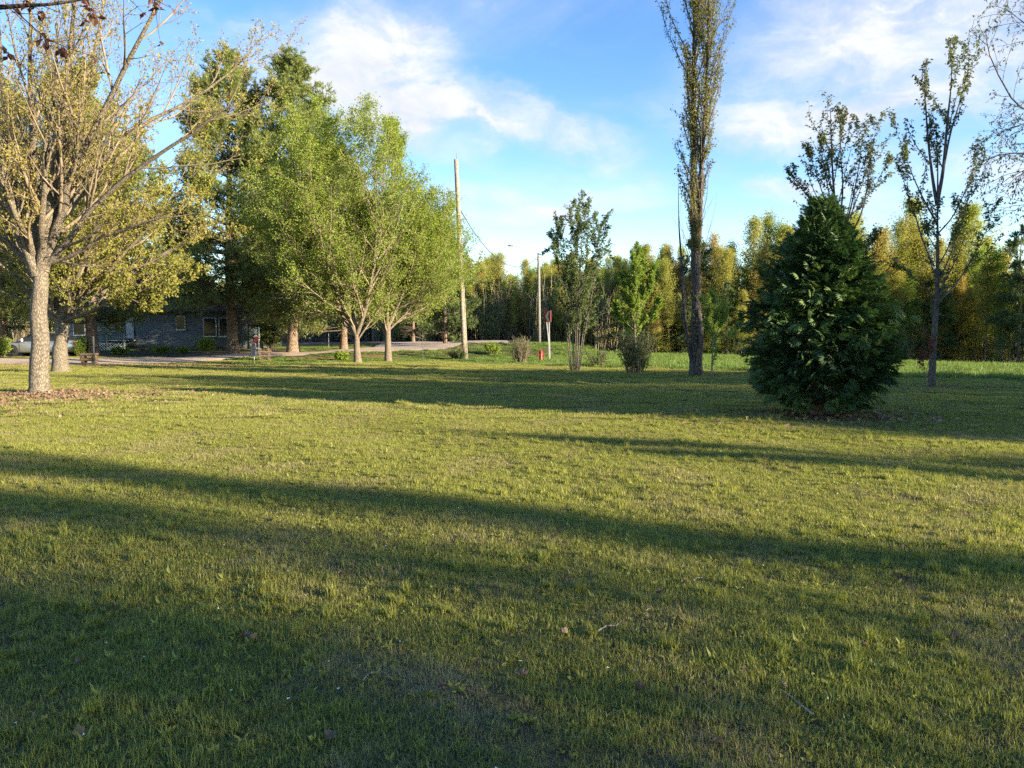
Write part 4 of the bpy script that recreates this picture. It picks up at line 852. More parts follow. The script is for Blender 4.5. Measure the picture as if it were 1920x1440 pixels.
def build_wood():
    rg = np.random.default_rng(77); V = {k: [] for k in KINDS}
    for i in range(4): V['aspen'].append(wood_tree(101+i, 9.0, 'aspen_leaf', 8500, 'thin_bark', .18, .28, .06))
    for i in range(3): V['amber'].append(wood_tree(111+i, 8.6, 'amber_leaf', 6500, 'thin_bark', .17, .30, .055))
    for i in range(3): V['birch'].append(wood_tree(121+i, 9.4, 'aspen_leaf', 7500, 'birch', .17, .42, .075, lean=.06))
    for i in range(2): V['green'].append(wood_tree(131+i, 8.2, 'green_leaf', 11000, 'thin_bark', .20, .16, .06))
    sp = pine(141, 8.5, .12, 'tmp', .06, .2, 'pine_dark', .8, False, (0, 0, 0), True); V['spruce'].append(tuple(c.data for c in sp.children if c.name.startswith('trunk')) + tuple(c.data for c in sp.children if c.name.startswith('twigs')) + tuple(c.data for c in sp.children if c.name.startswith('crown')))
    for c in list(sp.children): bpy.data.objects.remove(c)
    bpy.data.objects.remove(sp)
    marks = [(-60, 'behind the house'), (480, 'behind the house corner'), (600, 'behind the pines over the road'), (760, 'behind the conical linden over the road'), (880, 'between utility pole and street lamp'), (1011, 'behind the street lamp'), (1080, 'behind the multi-stemmed tree'),
             (1190, 'behind the bright green tree'), (1305, 'behind the poplar'), (1400, 'between poplar and cedar'), (1535, 'behind the cedar'), (1747, 'behind the mulch-ring maple'), (1900, 'beyond the weeping birch')]
    def put(kind, x, y, sc, special=None, row=None):
        nm, lab, grp = KINDS[kind]
        if row == 9: lab = 'dense green tree of the belt beyond the right wood corner'
        elif row == 8: lab = 'open-crowned side-yard tree whose leaves dapple the near lawn'
        elif row is not None:
            px = 960 + FPX*x/y; w = min(marks, key=lambda m_: abs(m_[0]-px))[1]
            lab = {'aspen': 'yellow-green aspen', 'amber': 'amber budding tree', 'birch': 'white-trunked birch', 'green': 'fresh green leafy tree', 'spruce': 'dark pointed evergreen'}[kind] + (' at the wood front ' if row == 0 else ' just inside the wood ' if row < 3 else ' deep in the wood ') + w
        tr, br, cr = V[kind][rg.integers(0, len(V[kind]))]
        t = thing(nm, special or lab, 'tree', (x, y, g1(x, y)), rg.uniform(0, 6.28), grp if not special else None, (sc*rg.uniform(.78, 1.2),)*2 + (sc,))
        obj('trunk', tr, t); obj('branches', br, t); obj('crown', cr, t)
    edge = np.array([[-14, 92], [-7, 80], [-2, 78], [3.5, 72], [9, 66], [16, 64.5], [24, 65.5], [34, 67], [48, 69]], float)
    seg = np.linalg.norm(np.diff(edge, axis=0), axis=1); cum = np.concatenate([[0], np.cumsum(seg)])
    n_in = 0
    for row in range(5):
        L = 0.6*row
        while L < cum[-1] - 1:
            i = np.searchsorted(cum, L, 'right') - 1; q = (L - cum[i])/seg[i]; p = edge[i]*(1-q) + edge[i+1]*q; tn = (edge[i+1]-edge[i])/seg[i]; nr = np.array([-tn[1], tn[0]]); nr = nr if nr @ np.array([.5, 1]) > 0 else -nr
            vis = abs(p[0]) < .74*p[1] + 4
            L += rg.uniform(.85, 1.5)*(1.0 + .16*row)*(1.0 if vis else 2.3)
            if not vis and row > 2: continue
            x, y = p + nr*(row*2.1 + rg.uniform(-.8, .9)) + tn*rg.normal()*.3
            sc = np.interp(x, [-10, 0, 8, 15, 22, 30, 45], [.98, .88, .86, .96, 1.22, 1.4, 1.4])*np.interp(row, [0, 1, 4], [.62, .86, 1.1])*rg.uniform(.72, 1.18)
            kind = rg.choice(['aspen', 'amber', 'birch', 'green', 'spruce'], p=[.40, .27, .2, .08, .05])
            if x > 24 and kind == 'amber' and rg.uniform() < .5: kind = 'aspen'
            put(kind, x, y, sc, None, row); n_in += 1
    # far side of the road, behind the house and pines
    for k in range(64):
        x = -62 + k*.86 + rg.normal()*.5; y = 98 + (k % 3)*3.2 + rg.normal()*.8 + max(0, (x+14))*.0
        if x > -8: continue
        put(rg.choice(['aspen', 'amber', 'birch', 'green'], p=[.5, .2, .2, .1]), x, y, rg.uniform(.85, 1.1), None, k % 3)
    p = on(1418, 67); put('birch', p.x, p.y, 1.2, 'tall pale birch overtopping the wood behind the cedar')
    p = on(925, 82); put('birch', p.x, p.y, 1.0, 'tall birch overtopping the wood between pole and street lamp')
    p = on(1845, 65); put('birch', p.x, p.y, .95, 'leaning white birch at the shaded wood edge behind the young maple')
    for k_, (px_, d_, s_, w_) in enumerate([(1880, 63, 1.25, 'green'), (1908, 61, 1.3, 'spruce'), (1930, 64, 1.35, 'green'), (1955, 62, 1.2, 'spruce')]):
        p = on(px_, d_); put(w_, p.x, p.y, s_, ['big leafy tree closing the wood at its right corner', 'big dark evergreen at the right corner of the wood', 'big leafy tree behind the corner evergreen', 'outermost dark evergreen past the wood corner'][k_])
    print('wood', n_in)
    # the mass of the wood behind the edge, and its brushy foot: nobody could count these
    src = []
    for k in ('aspen', 'green', 'aspen', 'green'):
        tr, br, cr = V[k][len(src) % len(V[k])]; src += [tr, cr]
    pts, idx = [], []
    e = [edge[i]*(1-q) + edge[i+1]*q for i in range(len(edge)-1) for q in np.linspace(0, 1, max(2, int(seg[i]/2.0)))[:-1]]
    for p in e:
        for row in range(6):
            a = rg.uniform(0, 1.5); x, y = p[0] + 2.5 + row*.8 + rg.normal()*.6, p[1] + 11 + row*2.8 + rg.normal()*.8
            k = rg.integers(0, 4); pts += [(x, y, g1(x, y))]*2; idx += [2*k, 2*k+1]
    for k in range(40):
        x, y = 40 + rg.uniform(0, 30), 66 + rg.uniform(0, 30); j = rg.integers(0, 4)
        if x < .74*y + 6: pts += [(x, y, g1(x, y))]*2; idx += [2*j, 2*j+1]
    for k in range(70):
        x, y = -66 + k*.95 + rg.normal()*.4, 108 + rg.uniform(0, 6); j = rg.integers(0, 4); pts += [(x, y, g1(x, y))]*2; idx += [2*j, 2*j+1]
    N = len(pts)//2; rz = np.repeat(rg.uniform(0, 6.28, N), 2); sc = np.repeat(rg.uniform(.85, 1.15, N), 2)
    scatter_object('deep_woodland', 'dense mass of young trees deep in the wood', src, np.array(pts), np.stack([rz*0, rz*0, rz], 1), np.stack([sc]*3, 1), np.array(idx))
    br = []
    for i in range(4):
        n = 52; s = np.concatenate([rg.uniform(-1.1, 1.1, (n, 2)), np.full((n, 1), -.05)], 1); d = np.concatenate([rg.normal(size=(n, 2))*.13, np.ones((n, 1))], 1); ln = np.where(rg.uniform(0, 1, n) < .45, rg.uniform(2.5, 5.5, n), rg.uniform(.8, 2.4, n))
        P0, R0 = grow(s, d, ln, np.full(n, .02), np.full(n, .008), 5, .04, .15, rg); q = spawn(P0, R0, 4, .3, 1, 32, 10, rg); P1, R1 = grow(q[2], q[3], rg.uniform(.3, .8, len(q[0])), np.full(len(q[0]), .008), np.full(len(q[0]), .005), 3, .08, .3, rg)
        br.append(tubes_mesh('brush', [(P0, R0, 3), (P1, R1, 3)], M['twig_red'])); br.append(cluster_leaves(P1, 3, 2, .2, 1, rg, (.09, .15), M['aspen_leaf'], .1, .08))
    pts, idx = [], []
    for p in e:
        for row in range(11):
            x, y = p[0] + rg.normal()*.8, p[1] + rg.uniform(-1.0, .6) + row*1.7
            k = rg.integers(0, 4); pts.append((x, y, g1(x, y))); idx.append(2*k)
            if rg.uniform() < (.35 if row < 3 else 1.0): pts.append((x, y, g1(x, y))); idx.append(2*k+1)
    for k in range(150):
        x, y = -68 + k*.44 + rg.normal()*.4, 95 + rg.uniform(0, 9); j = rg.integers(0, 4)
        if x < -6: pts += [(x, y, g1(x, y))]*2; idx += [2*j, 2*j+1]
    N = len(pts); rz = rg.uniform(0, 6.28, N); sc = rg.uniform(.6, 1.1, N)*np.where(np.array(pts)[:, 1] > 70, 1.35, 1.0)
    scatter_object('thicket', 'brown brushy thicket along the foot of the wood', br, np.array(pts), np.stack([rz*0, rz*0, rz], 1), np.stack([sc]*3, 1), np.array(idx))
    return put
PUT_WOOD = build_wood()

# ------------------------------------------------------------------ trees to the right of the view whose shadows cross the lawn
def st(s, t):
    a = math.radians(SUN_AZ); x, y = math.sin(a)*t - math.cos(a)*s, math.cos(a)*t + math.sin(a)*s
    return Vector((x, y, g1(x, y) - .05))
def find(prefix, word): return next(o for o in S.objects if o.name.startswith(prefix) and word in o.get('label', ''))
def build_side_trees():
    L1, L2 = find('linden_tree', 'spreading'), find('linden_tree', 'conical'); PA, PB = find('pine_tree', 'in front of'), find('pine_tree', 'bare lower'); PO = find('poplar_tree', 'Lombardy')
    for k, (src, s, t, rz, sc, lab) in enumerate(SIDE):
        src = {'L1': L1, 'L2': L2, 'PA': PA, 'PB': PB, 'PO': PO}[src]
        copy_tree(src, st(s, t), rz, sc, lab)
SIDE = [('L1', -6, 20, 2.0, .8, 'linden behind the viewer shading the lawn'),
        ('PO', 6.15, 36, 0.4, .85, 'side-yard poplar casting the narrow shadow band on the near lawn'), ('L2', 16.4, 28, 3.0, .78, 'side-yard linden shading the cedar'),
        ('L1', 21, 30, .5, .95, 'side-yard linden shading the middle lawn'), ('PB', 25.6, 33, 2.0, .76, 'side-yard pine shading the far lawn'), ('L2', 28.9, 30, 4.4, 1.05, 'side-yard linden shading the lower poplar')]
build_side_trees()
for _i, _s in enumerate(np.arange(67, 83, 1.3)):
    p = st(_s, 27 + (_i % 3)*1.6); PUT_WOOD('green', p.x, p.y, 1.36, None, 9)
 
for _s, _t, _k, _w in [(-4.6, 20, 1.3, 'amber'), (-2.9, 25, 1.4, 'aspen'), (-1.3, 20, 1.25, 'aspen'), (.5, 24, 1.4, 'aspen'), (1.9, 19, 1.15, 'amber'), (3.3, 27, 1.35, 'aspen'), (4.5, 21, .92, 'amber'), (-.5, 29, 1.5, 'aspen'), (1.3, 30, 1.5, 'aspen'), (2.6, 23, 1.2, 'aspen')]:
    p = st(_s, _t); PUT_WOOD(_w, p.x, p.y, _k, None, 8)
p = st(11.5, 25); PUT_WOOD('amber', p.x, p.y, .86, 'lone side-yard budding tree next to the aspen')
p = st(9.6, 24); PUT_WOOD('aspen', p.x, p.y, .72, 'lone side-yard aspen casting a thin shadow streak')

def corner_birch():
    """weeping birch standing just right of the view, its branches hang into the corner"""
    rg = np.random.default_rng(91); D = 15.5; b = on(2090, D, -.05); bb = np.array(b)
    P0 = catmull([PT(*q) - bb for q in [(2090,770,D),(2085,600,D),(2078,400,D),(2065,200,D),(2040,-40,D),(2020,-300,D)]], 18)[None]; R0 = (.14 - .10*np.linspace(0, 1, 18))[None]
    lim = [[(2075,380,D),(2010,250,D),(1950,210,D-.2),(1905,195,D-.3),(1858,110,D-.3),(1848,55,D-.3)], [(2065,230,D),(2000,120,D+.3),(1940,60,D+.4),(1885,15,D+.4)], [(2075,420,D),(2000,330,D+.2),(1935,290,D+.2),(1880,290,D+.2),(1850,300,D+.2)],
           [(2078,470,D),(2010,410,D-.3),(1955,385,D-.4),(1905,385,D-.4)], [(2070,330,D),(1990,240,D+.5),(1930,230,D+.6),(1875,250,D+.6)], [(2060,150,D),(1990,20,D-.4),(1925,-30,D-.5),(1880,-20,D-.5)], [(2074,360,D),(2020,290,D-.6),(1960,300,D-.8),(1900,330,D-.8)]]
    P1 = np.stack([catmull([PT(*q) - bb for q in l], 12) for l in lim]); R1 = np.repeat((.032 - .027*np.linspace(0, 1, 12))[None], len(lim), 0)
    q = spawn(P1, R1, 16, .25, 1, 42, 14, rg); l2 = rg.uniform(.35, .95, len(q[0])); P2, R2 = grow(q[2], q[3], l2, np.full(len(l2), .007), np.full(len(l2), .003), 6, .10, -.25, rg)
    q = spawn(P2, R2, 4, .2, 1, 40, 14, rg); l3 = rg.uniform(.15, .4, len(q[0])); P3, R3 = grow(q[2], q[3], l3, np.full(len(l3), .0045), np.full(len(l3), .0025), 4, .12, -.5, rg)
    c, t = leaf_sites(P3, 5, .2, 1, rg, .02); dd = rg.normal(size=c.shape)*.6; dd[:, 2] -= .9
    lm = leaf_mesh('crown', c, norm(dd), rg.uniform(.045, .07, len(c)), .5, rg, M['sapling_leaf'], 0)
    assemble('weeping_birch', 'weeping birch whose thin drooping branches hang in front of the right-hand sky', 'tree', b, [(P0, R0, 10)], [(P1, R1, 5), (P2, R2, 3), (P3, R3, 3)], lm, M['birch'], M['sapling_bark'])
corner_birch()
def overhead_maple():
    """maple beside the viewer; one low bough reaches over the top left corner"""
    rg = np.random.default_rng(95); D = 5.2; b = on(-560, D, -.05); bb = np.array(b)
    P0 = catmull([PT(*q) - bb for q in [(-560,1080,D),(-555,800,D),(-560,500,D),(-540,200,D),(-500,-200,D)]], 14)[None]; R0 = (.17 - .09*np.linspace(0, 1, 14))[None]
    lim = [[(-555,330,D),(-380,120,D),(-200,40,D-.1),(0,14,D-.2),(95,8,D-.2),(165,-2,D-.2)], [(-540,150,D),(-300,-60,D+.1),(0,-60,D+.1),(180,-40,D+.1),(300,4,D+.1)], [(-60,22,D-.15),(10,10,D-.3),(50,40,D-.35),(92,78,D-.35)]]
    P1 = np.stack([catmull([PT(*q) - bb for q in l], 14) for l in lim]); R1 = np.stack([.03 - .026*np.linspace(0, 1, 14), .028 - .025*np.linspace(0, 1, 14), .006 - .003*np.linspace(0, 1, 14)])
    q = spawn(P1, R1, np.array([16, 14, 4]), .3, 1, 40, 14, rg); P2, R2 = grow(q[2], q[3], rg.uniform(.12, .30, len(q[0])), np.full(len(q[0]), .003), np.full(len(q[0]), .0018), 4, .1, -.2, rg)
    cl = np.array([PT(*p) - bb for p in [(80,70,D-.35),(85,78,D-.35),(112,92,D-.35),(118,90,D-.3),(32,20,D-.3),(55,4,D-.2),(165,10,D-.2),(172,22,D-.2),(288,4,D+.1),(292,14,D+.1),(15,100,D-.1)]])
    C = np.concatenate([np.repeat(cl, 7, 0) + rg.normal(size=(len(cl)*7, 3))*.012, np.repeat(P2[:, -1], 3, 0)]); d = rg.normal(size=C.shape)*.7; d[:, 2] -= .8
    lm = leaf_mesh('crown', C, norm(d), rg.uniform(.035, .065, len(C)), .5, rg, M['red_leaf'], 0)
    assemble('overhanging_maple', 'maple with a bare bough and red-brown leaf clusters overhead', 'tree', b, [(P0, R0, 12)], [(P1, R1, 6), (P2, R2, 3)], lm, M['maple_bark'], M['dark_bark'])
overhead_maple()

# ------------------------------------------------------------------ built things
M['siding'] = mat_plain('siding', (.135, .155, .175), .6, .08, 3); M['siding_dark'] = mat_plain('siding_dark', (.07, .085, .10), .6, .1, 3)
M['white'] = mat_plain('white', (.55, .55, .53), .5, .06, 6); M['roof'] = mat_gravel('roof', (.06, .055, .055), (.08, .075, .075), (.04, .04, .04), 14); M['grey_wood'] = mat_bark('grey_wood', (.15, .14, .125), (.32, .30, .27), 24, .3)
M['deck'] = mat_plain('deck', (.24, .29, .30), .7, .15, 6); M['wood'] = mat_bark('wood', (.13, .10, .075), (.30, .25, .19), 30, .35)
M['pole'] = mat_bark('pole', (.20, .165, .125), (.44, .38, .31), 24, .3); M['metal'] = mat_plain('metal', (.55, .56, .57), .4, .06, 8, .5, .6)
M['dark_metal'] = mat_plain('dark_metal', (.05, .05, .055), .5, .15, 8, .4, .3); M['rubber'] = mat_plain('rubber', (.02, .02, .021), .8, .2, 10)
M['red'] = mat_plain('red', (.26, .02, .018), .4, .15, 9, .5); M['sign_red'] = mat_plain('sign_red', (.30, .03, .02), .5, .15, 4); M['sign_grey'] = mat_plain('sign_grey', (.52, .52, .52), .5, .1, 4)
M['board'] = mat_plain('board', (.24, .22, .24), .5, .12, 5); M['print'] = mat_plain('print', (.09, .09, .10), .7, .1, 5); M['lamp_white'] = mat_plain('lamp_white', (.42, .42, .41), .45, .05, 5)
M['stone'] = mat_gravel('stone', (.16, .13, .11), (.24, .19, .15), (.08, .065, .055), 9); M['log'] = mat_bark('log', (.07, .05, .038), (.22, .155, .11), 25, .5); M['leather'] = mat_plain('curtain', (.30, .29, .27), .9, .1, 4)
def mat_glass(name, col=(.02, .025, .03)):
    m, g, out = newmat(name); pbsdf(g, out, c4(col), .12, None, 0, .3); return m
M['glass'] = mat_glass('glass')
def mat_paint():
    m, g, out = newmat('silver_paint'); b = pbsdf(g, out, (.46, .47, .48, 1), .32, None, 0, .5, .75); b.inputs['Coat Weight'].default_value = .6; b.inputs['Coat Roughness'].default_value = .08; return m
M['paint'] = mat_paint()
def box_obj(name, lo, hi, mat, parent, bev=0.0): return obj(name, Geo().box(lo, hi, bev).mesh(name, M[mat]), parent)

def house():
    Y = 60.0; x0, x1 = PX(128, Y), PX(461, Y); z = .30; b = Vector(((x0+x1)/2, Y, z)); W_ = (x1-x0)/2
    t = thing('house', 'low grey clapboard house with deck behind the pines', 'house', b)
    X = lambda px: PX(px, Y) - b.x
    xa, xb = X(255), X(383)                                   # clapboard section between deck and sunroom
    box_obj('wall', (-W_, .12, .25), (xb, 8.0, 3.0), 'siding_dark', t)
    box_obj('foundation', (-W_+.03, .05, -.6), (W_-.03, 7.95, .25), 'stone', t)
    sunroom = box_obj('sunroom_wall', (xb+.004, -.25, .25), (W_, 7.98, 2.99), 'siding_dark', t)
    # clapboards, each a board
    me = {}
    def board(xl, xr, y, zz, par):
        w = round(xr-xl, 2)
        if w not in me: me[w] = Geo().add([(-w/2,-.03,0),(w/2,-.03,0),(w/2,0,0),(-w/2,0,0),(-w/2,-.012,.152),(w/2,-.012,.152),(w/2,0,.152),(-w/2,0,.152)], np.array([(0,3,2,1),(4,5,6,7),(0,1,5,4),(1,2,6,5),(2,3,7,6),(3,0,4,7)])).mesh('clapboard', M['siding'])
        obj('clapboard', me[w], par, ((xl+xr)/2, y, zz))
    for k in range(17):
        zz = .27 + k*.158
        if zz > 1.55 and zz < 2.75:
            for a, c in ((xa, X(331)), (X(350), xb-.06)): board(a+.01, c-.01, .12, zz, t)
        else: board(xa+.01, xb-.06, .12, zz, t)
        board(-W_+.02, X(192), .12, zz, t)
    def window(xl, xr, zl, zr, y, par):
        w = obj('window', Geo().box((xl, y-.02, zl), (xr, y+.03, zr)).mesh('window', M['glass']), par); f = .06
        fr = Geo(); fr.box((xl-f, y-.05, zl-f), (xr+f, y+.02, zl)); fr.box((xl-f, y-.05, zr), (xr+f, y+.02, zr+f)); fr.box((xl-f, y-.05, zl), (xl, y+.02, zr)); fr.box((xr, y-.05, zl), (xr+f, y+.02, zr))
        obj('frame', fr.mesh('frame', M['white']), w); obj('sill', Geo().box((xl-.1, y-.1, zl-f-.04), (xr+.1, y-.052, zl-f+.01)).mesh('sill', M['white']), w)
    window(X(333), X(348), 1.62, 2.6, .10, t)
    for a, c in ((387, 409), (416, 430), (434, 448)): window(X(a), X(c), 1.1, 2.45, -.25, t)
    window(X(205), X(228), 1.5, 2.5, .10, t); window(X(140), X(160), 1.2, 2.4, .10, t)
    box_obj('corner_post', (xb-.055, -.02, .25), (xb+.055, .116, 2.98), 'white', t)
    box_obj('corner_post', (W_-.1, -.29, .25), (W_+.02, -.252, 2.98), 'siding', t)
    door = box_obj('door', (X(238), .06, .9), (X(252), .116, 2.9), 'white', t); obj('handle', Geo().tube([(X(250), .03, 1.9), (X(250), .03, 2.02)], .02, 6).mesh('handle', M['dark_metal']), door)
    roof = obj('roof', Geo().add([(-W_-.4,-.7,2.95),(W_+.4,-.7,2.95),(W_+.4,8.5,2.95),(-W_-.4,8.5,2.95),(-W_-.4,3.9,4.6),(W_+.4,3.9,4.6),(-W_-.4,-.7,3.1),(W_+.4,-.7,3.1),(W_+.4,8.5,3.1),(-W_-.4,8.5,3.1)],
        [np.array([(0,3,2,1),(0,1,7,6),(2,3,9,8),(6,7,5,4),(8,9,4,5)]), np.array([(1,2,8,5,7),(3,0,6,4,9)])]).mesh('roof', M['roof']), t)
    obj('chimney', Geo().box((2, 4.2, 4.2), (2.7, 4.9, 5.6)).mesh('chimney', M['stone']), roof)
    # deck: floor, posts, rails, balusters, lattice skirt, steps
    dx0, dx1 = X(190), X(256); dk = box_obj('deck', (dx0, -1.7, .72), (dx1, .05, .80), 'deck', t)
    for x in (dx0+.06, (dx0+dx1)/2, dx1-.06): box_obj('deck_post', (x-.05, -1.69, -.25), (x+.05, -1.59, 1.75), 'deck', dk)
    box_obj('rail', (dx0, -1.72, 1.70), (dx1, -1.57, 1.76), 'deck', dk); box_obj('rail', (dx0, -1.68, .92), (dx1, -1.60, .97), 'deck', dk)
    bm_ = Geo().box((-.02, -1.575, .96), (.02, -1.54, 1.70)).mesh('baluster', M['deck'])
    for x in np.linspace(dx0+.16, dx1-.16, 19): obj('baluster', bm_, dk, (x, 0, 0))
    sl = Geo().box((-.5, -1.66, -.018), (.5, -1.645, .018)).mesh('lattice_slat', M['white'])
    for sgn in (1, -1):
        for x in np.linspace(dx0+.3, dx1-.3, 11):
            o = obj('lattice_slat', sl, dk, (x, .0 if sgn > 0 else .018, .28)); o.rotation_euler = (0, sgn*math.radians(45), 0); o.scale = (.86, 1, 1)
    for i in range(3): box_obj('step', (dx0-.9+.3*i, -1.5, -.1), (dx0-.6+.3*i-.004, -.3, .2+.2*i), 'deck', dk)
house()

def utility_pole():
    D = 48.0; b = on(872, D, -.1); bb = np.array(b); top = PT(855, 299, D) - bb
    t = thing('utility_pole', 'leaning bare wooden utility pole on the ditch edge', 'pole', b)
    k = np.linspace(0, 1, 9)[:, None]; pts = top[None]*k; obj('shaft', Geo().tube(pts, np.linspace(.19, .125, 9), 14).mesh('shaft', M['pole'], True), t)
    obj('top_pin', Geo().tube([top + (.03, 0, -.02), top + (.035, 0, .18), top + (.05, 0, .42)], [.03, .018, .012], 6).mesh('top_pin', M['dark_metal']), t)
    p = top*.755; obj('insulator', Geo().lathe([(.03, -.08), (.07, -.05), (.05, 0), (.07, .04), (.03, .09)], p + (-.23, 0, .16), 10).mesh('insulator', M['dark_metal']), t)
    obj('bracket', Geo().tube([p + (-.10, 0, .16), p + (-.22, 0, .16)], .02, 6).tube([p + (-.1, -.05, -.05), p + (-.3, -.05, .0)], .014, 6).mesh('bracket', M['dark_metal']), t)
    obj('ground_wire', Geo().tube([top*f + np.array([.14, -.13, 0])*(1-.3*f) for f in (.02, .3, .6, .74)], .012, 5).mesh('ground_wire', M['dark_metal']), t)
    return bb, top, p
_pb, _pt, _pp = utility_pole()
def street_lamp():
    D = 66.0; b = on(1011, D, -.1); bb = np.array(b); top = PT(1010, 474, D) - bb
    t = thing('street_lamp', 'pale street lamp post with curved arm on the road bank', 'street lamp', b)
    obj('post', Geo().tube([(0, 0, 0), top*.5, top], [.15, .13, .11], 12).mesh('post', M['grey_wood'], True), t)
    a = [PT(*q) - bb for q in [(1008,487,D),(996,478,D-.2),(984,468,D-.4),(975,463,D-.5),(968,461,D-.6)]]
    arm = obj('arm', Geo().tube(catmull(a, 12), .045, 8).mesh('arm', M['lamp_white'], True), t)
    h = PT(961, 460, D-.65) - bb; hd = Geo(); k = 10
    hd.lathe([(.02, -.42), (.10, -.36), (.15, -.1), (.14, .18), (.07, .34), (.05, .40)], (0, 0, 0), k, 'x'); hd.v = [v*np.array([1, 1, .55]) + h for v in hd.v]
    obj('lamp_head', hd.mesh('lamp_head', M['lamp_white'], True), t); obj('lamp_glass', Geo().box(h + (-.3, -.09, -.105), h + (.1, .09, -.075), .03).mesh('lamp_glass', M['sign_grey']), t)
    for f in (.965, .93): obj('clamp', Geo().tube([top*f + (0, 0, -.03), top*f + (0, 0, .03)], .15, 10).mesh('clamp', M['metal']), t)
    return bb + top*.965
_lamp = street_lamp()
def wire(name, a, c, sag, label, r=.026):
    k = np.linspace(0, 1, 26)[:, None]; P = a*(1-k) + c*k; P[:, 2] -= sag*4*(k*(1-k))[:, 0]
    prop(obj(name, Geo().tube(P, r, 5).mesh(name, M['dark_metal'])), label, 'cable')
wire('overhead_cable', _pb + _pp + (.12, 0, 0), np.array(_lamp), 2.0, 'slack overhead cable sagging between utility pole and street lamp')
wire('service_cable', _pb + _pp + (-.3, -.05, 0), np.array([PX(330, 64), 64, 4.7]), 1.2, 'thin service cable running from the pole towards the house')
def chevron_sign():
    D = 47.0; b = on(1031, D, -.05); t = thing('chevron_sign', 'red road chevron sign with grey arrow on slanting posts', 'sign', b, math.radians(-58))
    obj('post', Geo().tube([(0, 0, 0), (-.06, 0, 1.3), (-.12, 0, 3.0)], .035, 4).mesh('post', M['sign_grey']), t)
    obj('post', Geo().tube([(-.42, .25, .3), (-.45, .2, 1.4), (-.5, .08, 2.6)], .032, 4).mesh('post', M['sign_grey']), t)
    pn = obj('panel', Geo().box((-.50, -.06, 2.45), (.16, -.035, 3.15)).mesh('panel', M['sign_red']), t)
    ch = Geo().add([(.06,-.064,2.49),(-.18,-.064,2.49),(-.40,-.064,2.8),(-.18,-.064,3.11),(.06,-.064,3.11),(-.16,-.064,2.8)], np.array([(0,5,2,1),(5,4,3,2)])); obj('chevron', ch.mesh('chevron', M['sign_grey']), pn)
chevron_sign()
def hydrant():
    b = on(1014, 46.0, -.02); t = thing('fire_hydrant', 'red fire hydrant standing in the sunlit ditch grass', 'hydrant', b, .3)
    obj('barrel', Geo().lathe([(.15, 0), (.15, .05), (.105, .06), (.10, .46), (.13, .47), (.13, .51), (.11, .52)], k=16).mesh('barrel', M['red'], False), t)
    obj('bonnet', Geo().lathe([(.12, .521), (.115, .58), (.08, .64), (.04, .66), (.035, .71), (.01, .72)], k=16).mesh('bonnet', M['red'], True), t)
    for sx in (-1, 1): obj('outlet', Geo().lathe([(.05, .1), (.05, .16), (.062, .162), (.062, .2), (.025, .205), (.025, .235)], (0, 0, 0), 10, 'x').rot([[sx, 0, 0], [0, 1, 0], [0, 0, 1]]).mesh('outlet', M['red']), t, (0, 0, .38))
    obj('outlet', Geo().lathe([(.065, .1), (.065, .16), (.08, .162), (.08, .2), (.03, .205)], (0, 0, 0), 12, 'y').mesh('outlet', M['red']), t, (0, 0, .34))
hydrant()
def notice_board():
    b = on(476, 41.0, -.05); t = thing('notice_board', 'tilted grey notice board on a wooden stake beside the drive', 'sign', b, math.radians(-52))
    obj('stake', Geo().box((-.04, 0, 0), (.04, .05, 1.15)).mesh('stake', M['pole']), t); p = obj('board', Geo().box((-.33, -.03, .5), (.33, -.005, 1.22)).mesh('board', M['board']), t); p.rotation_euler = (0, math.radians(5), 0)
    obj('heading', Geo().box((-.22, -.036, 1.02), (.22, -.031, 1.16)).mesh('heading', M['sign_red']), p)
    for k, w in enumerate((.24, .2, .25, .16, .22)): obj('print_line', Geo().box((-w, -.036, .93-k*.085), (w, -.031, .965-k*.085)).mesh('print_line', M['print']), p)
notice_board()
def birdhouse_post():
    b = on(484, 46.5, -.05); t = thing('birdhouse_post', 'white birch post carrying a small red and white birdhouse', 'birdhouse', b)
    obj('post', Geo().tube([(.05, 0, 0), (.07, 0, .8), (.10, 0, 1.9)], [.06, .055, .05], 8).mesh('post', M['birch']), t)
    obj('box', Geo().box((-.18, -.12, .95), (.0, .08, 1.3)).mesh('box', M['red']), t); r = obj('roof', Geo().add([(-.22,-.16,1.3),(.04,-.16,1.3),(.04,.12,1.3),(-.22,.12,1.3),(-.09,-.16,1.42),(-.09,.12,1.42)], [np.array([(0,3,2,1),(0,4,5,3),(1,2,5,4)]), np.array([(0,1,4),(2,3,5)])]).mesh('roof', M['white']), t)
    obj('box', Geo().box((-.17, -.11, 1.5), (-.01, .05, 1.78)).mesh('box', M['white']), t)
    for z_ in (.35, .6): obj('crossbar', Geo().box((-.3, -.03, z_), (.2, .0, z_+.05)).mesh('crossbar', M['white']), t)
birdhouse_post()
def log_crib(px, D, label, n, w, post=True):
    b = on(px, D, -.03); t = thing('log_crib', label, 'log pile', b, .25)
    lg = Geo().tube([(-w/2, 0, 0), (w/2, 0, 0)], [.065, .06], 8).mesh('log', M['log'])
    for k in range(n):
        for s_ in (-1, 1):
            o = obj('log', lg, t, ((0, s_*w*.32, .07+k*.125) if k % 2 == 0 else (s_*w*.32, 0, .07+k*.125))); o.rotation_euler = (.3*k, 0, math.pi/2*(k % 2) + R.normal()*.05)
log_crib(168, 38.6, 'stack of crossed brown logs at the drive edge near the maple', 5, .72); log_crib(497, 43.5, 'stack of crossed dark logs at the drive bank near the notice board', 6, .7)
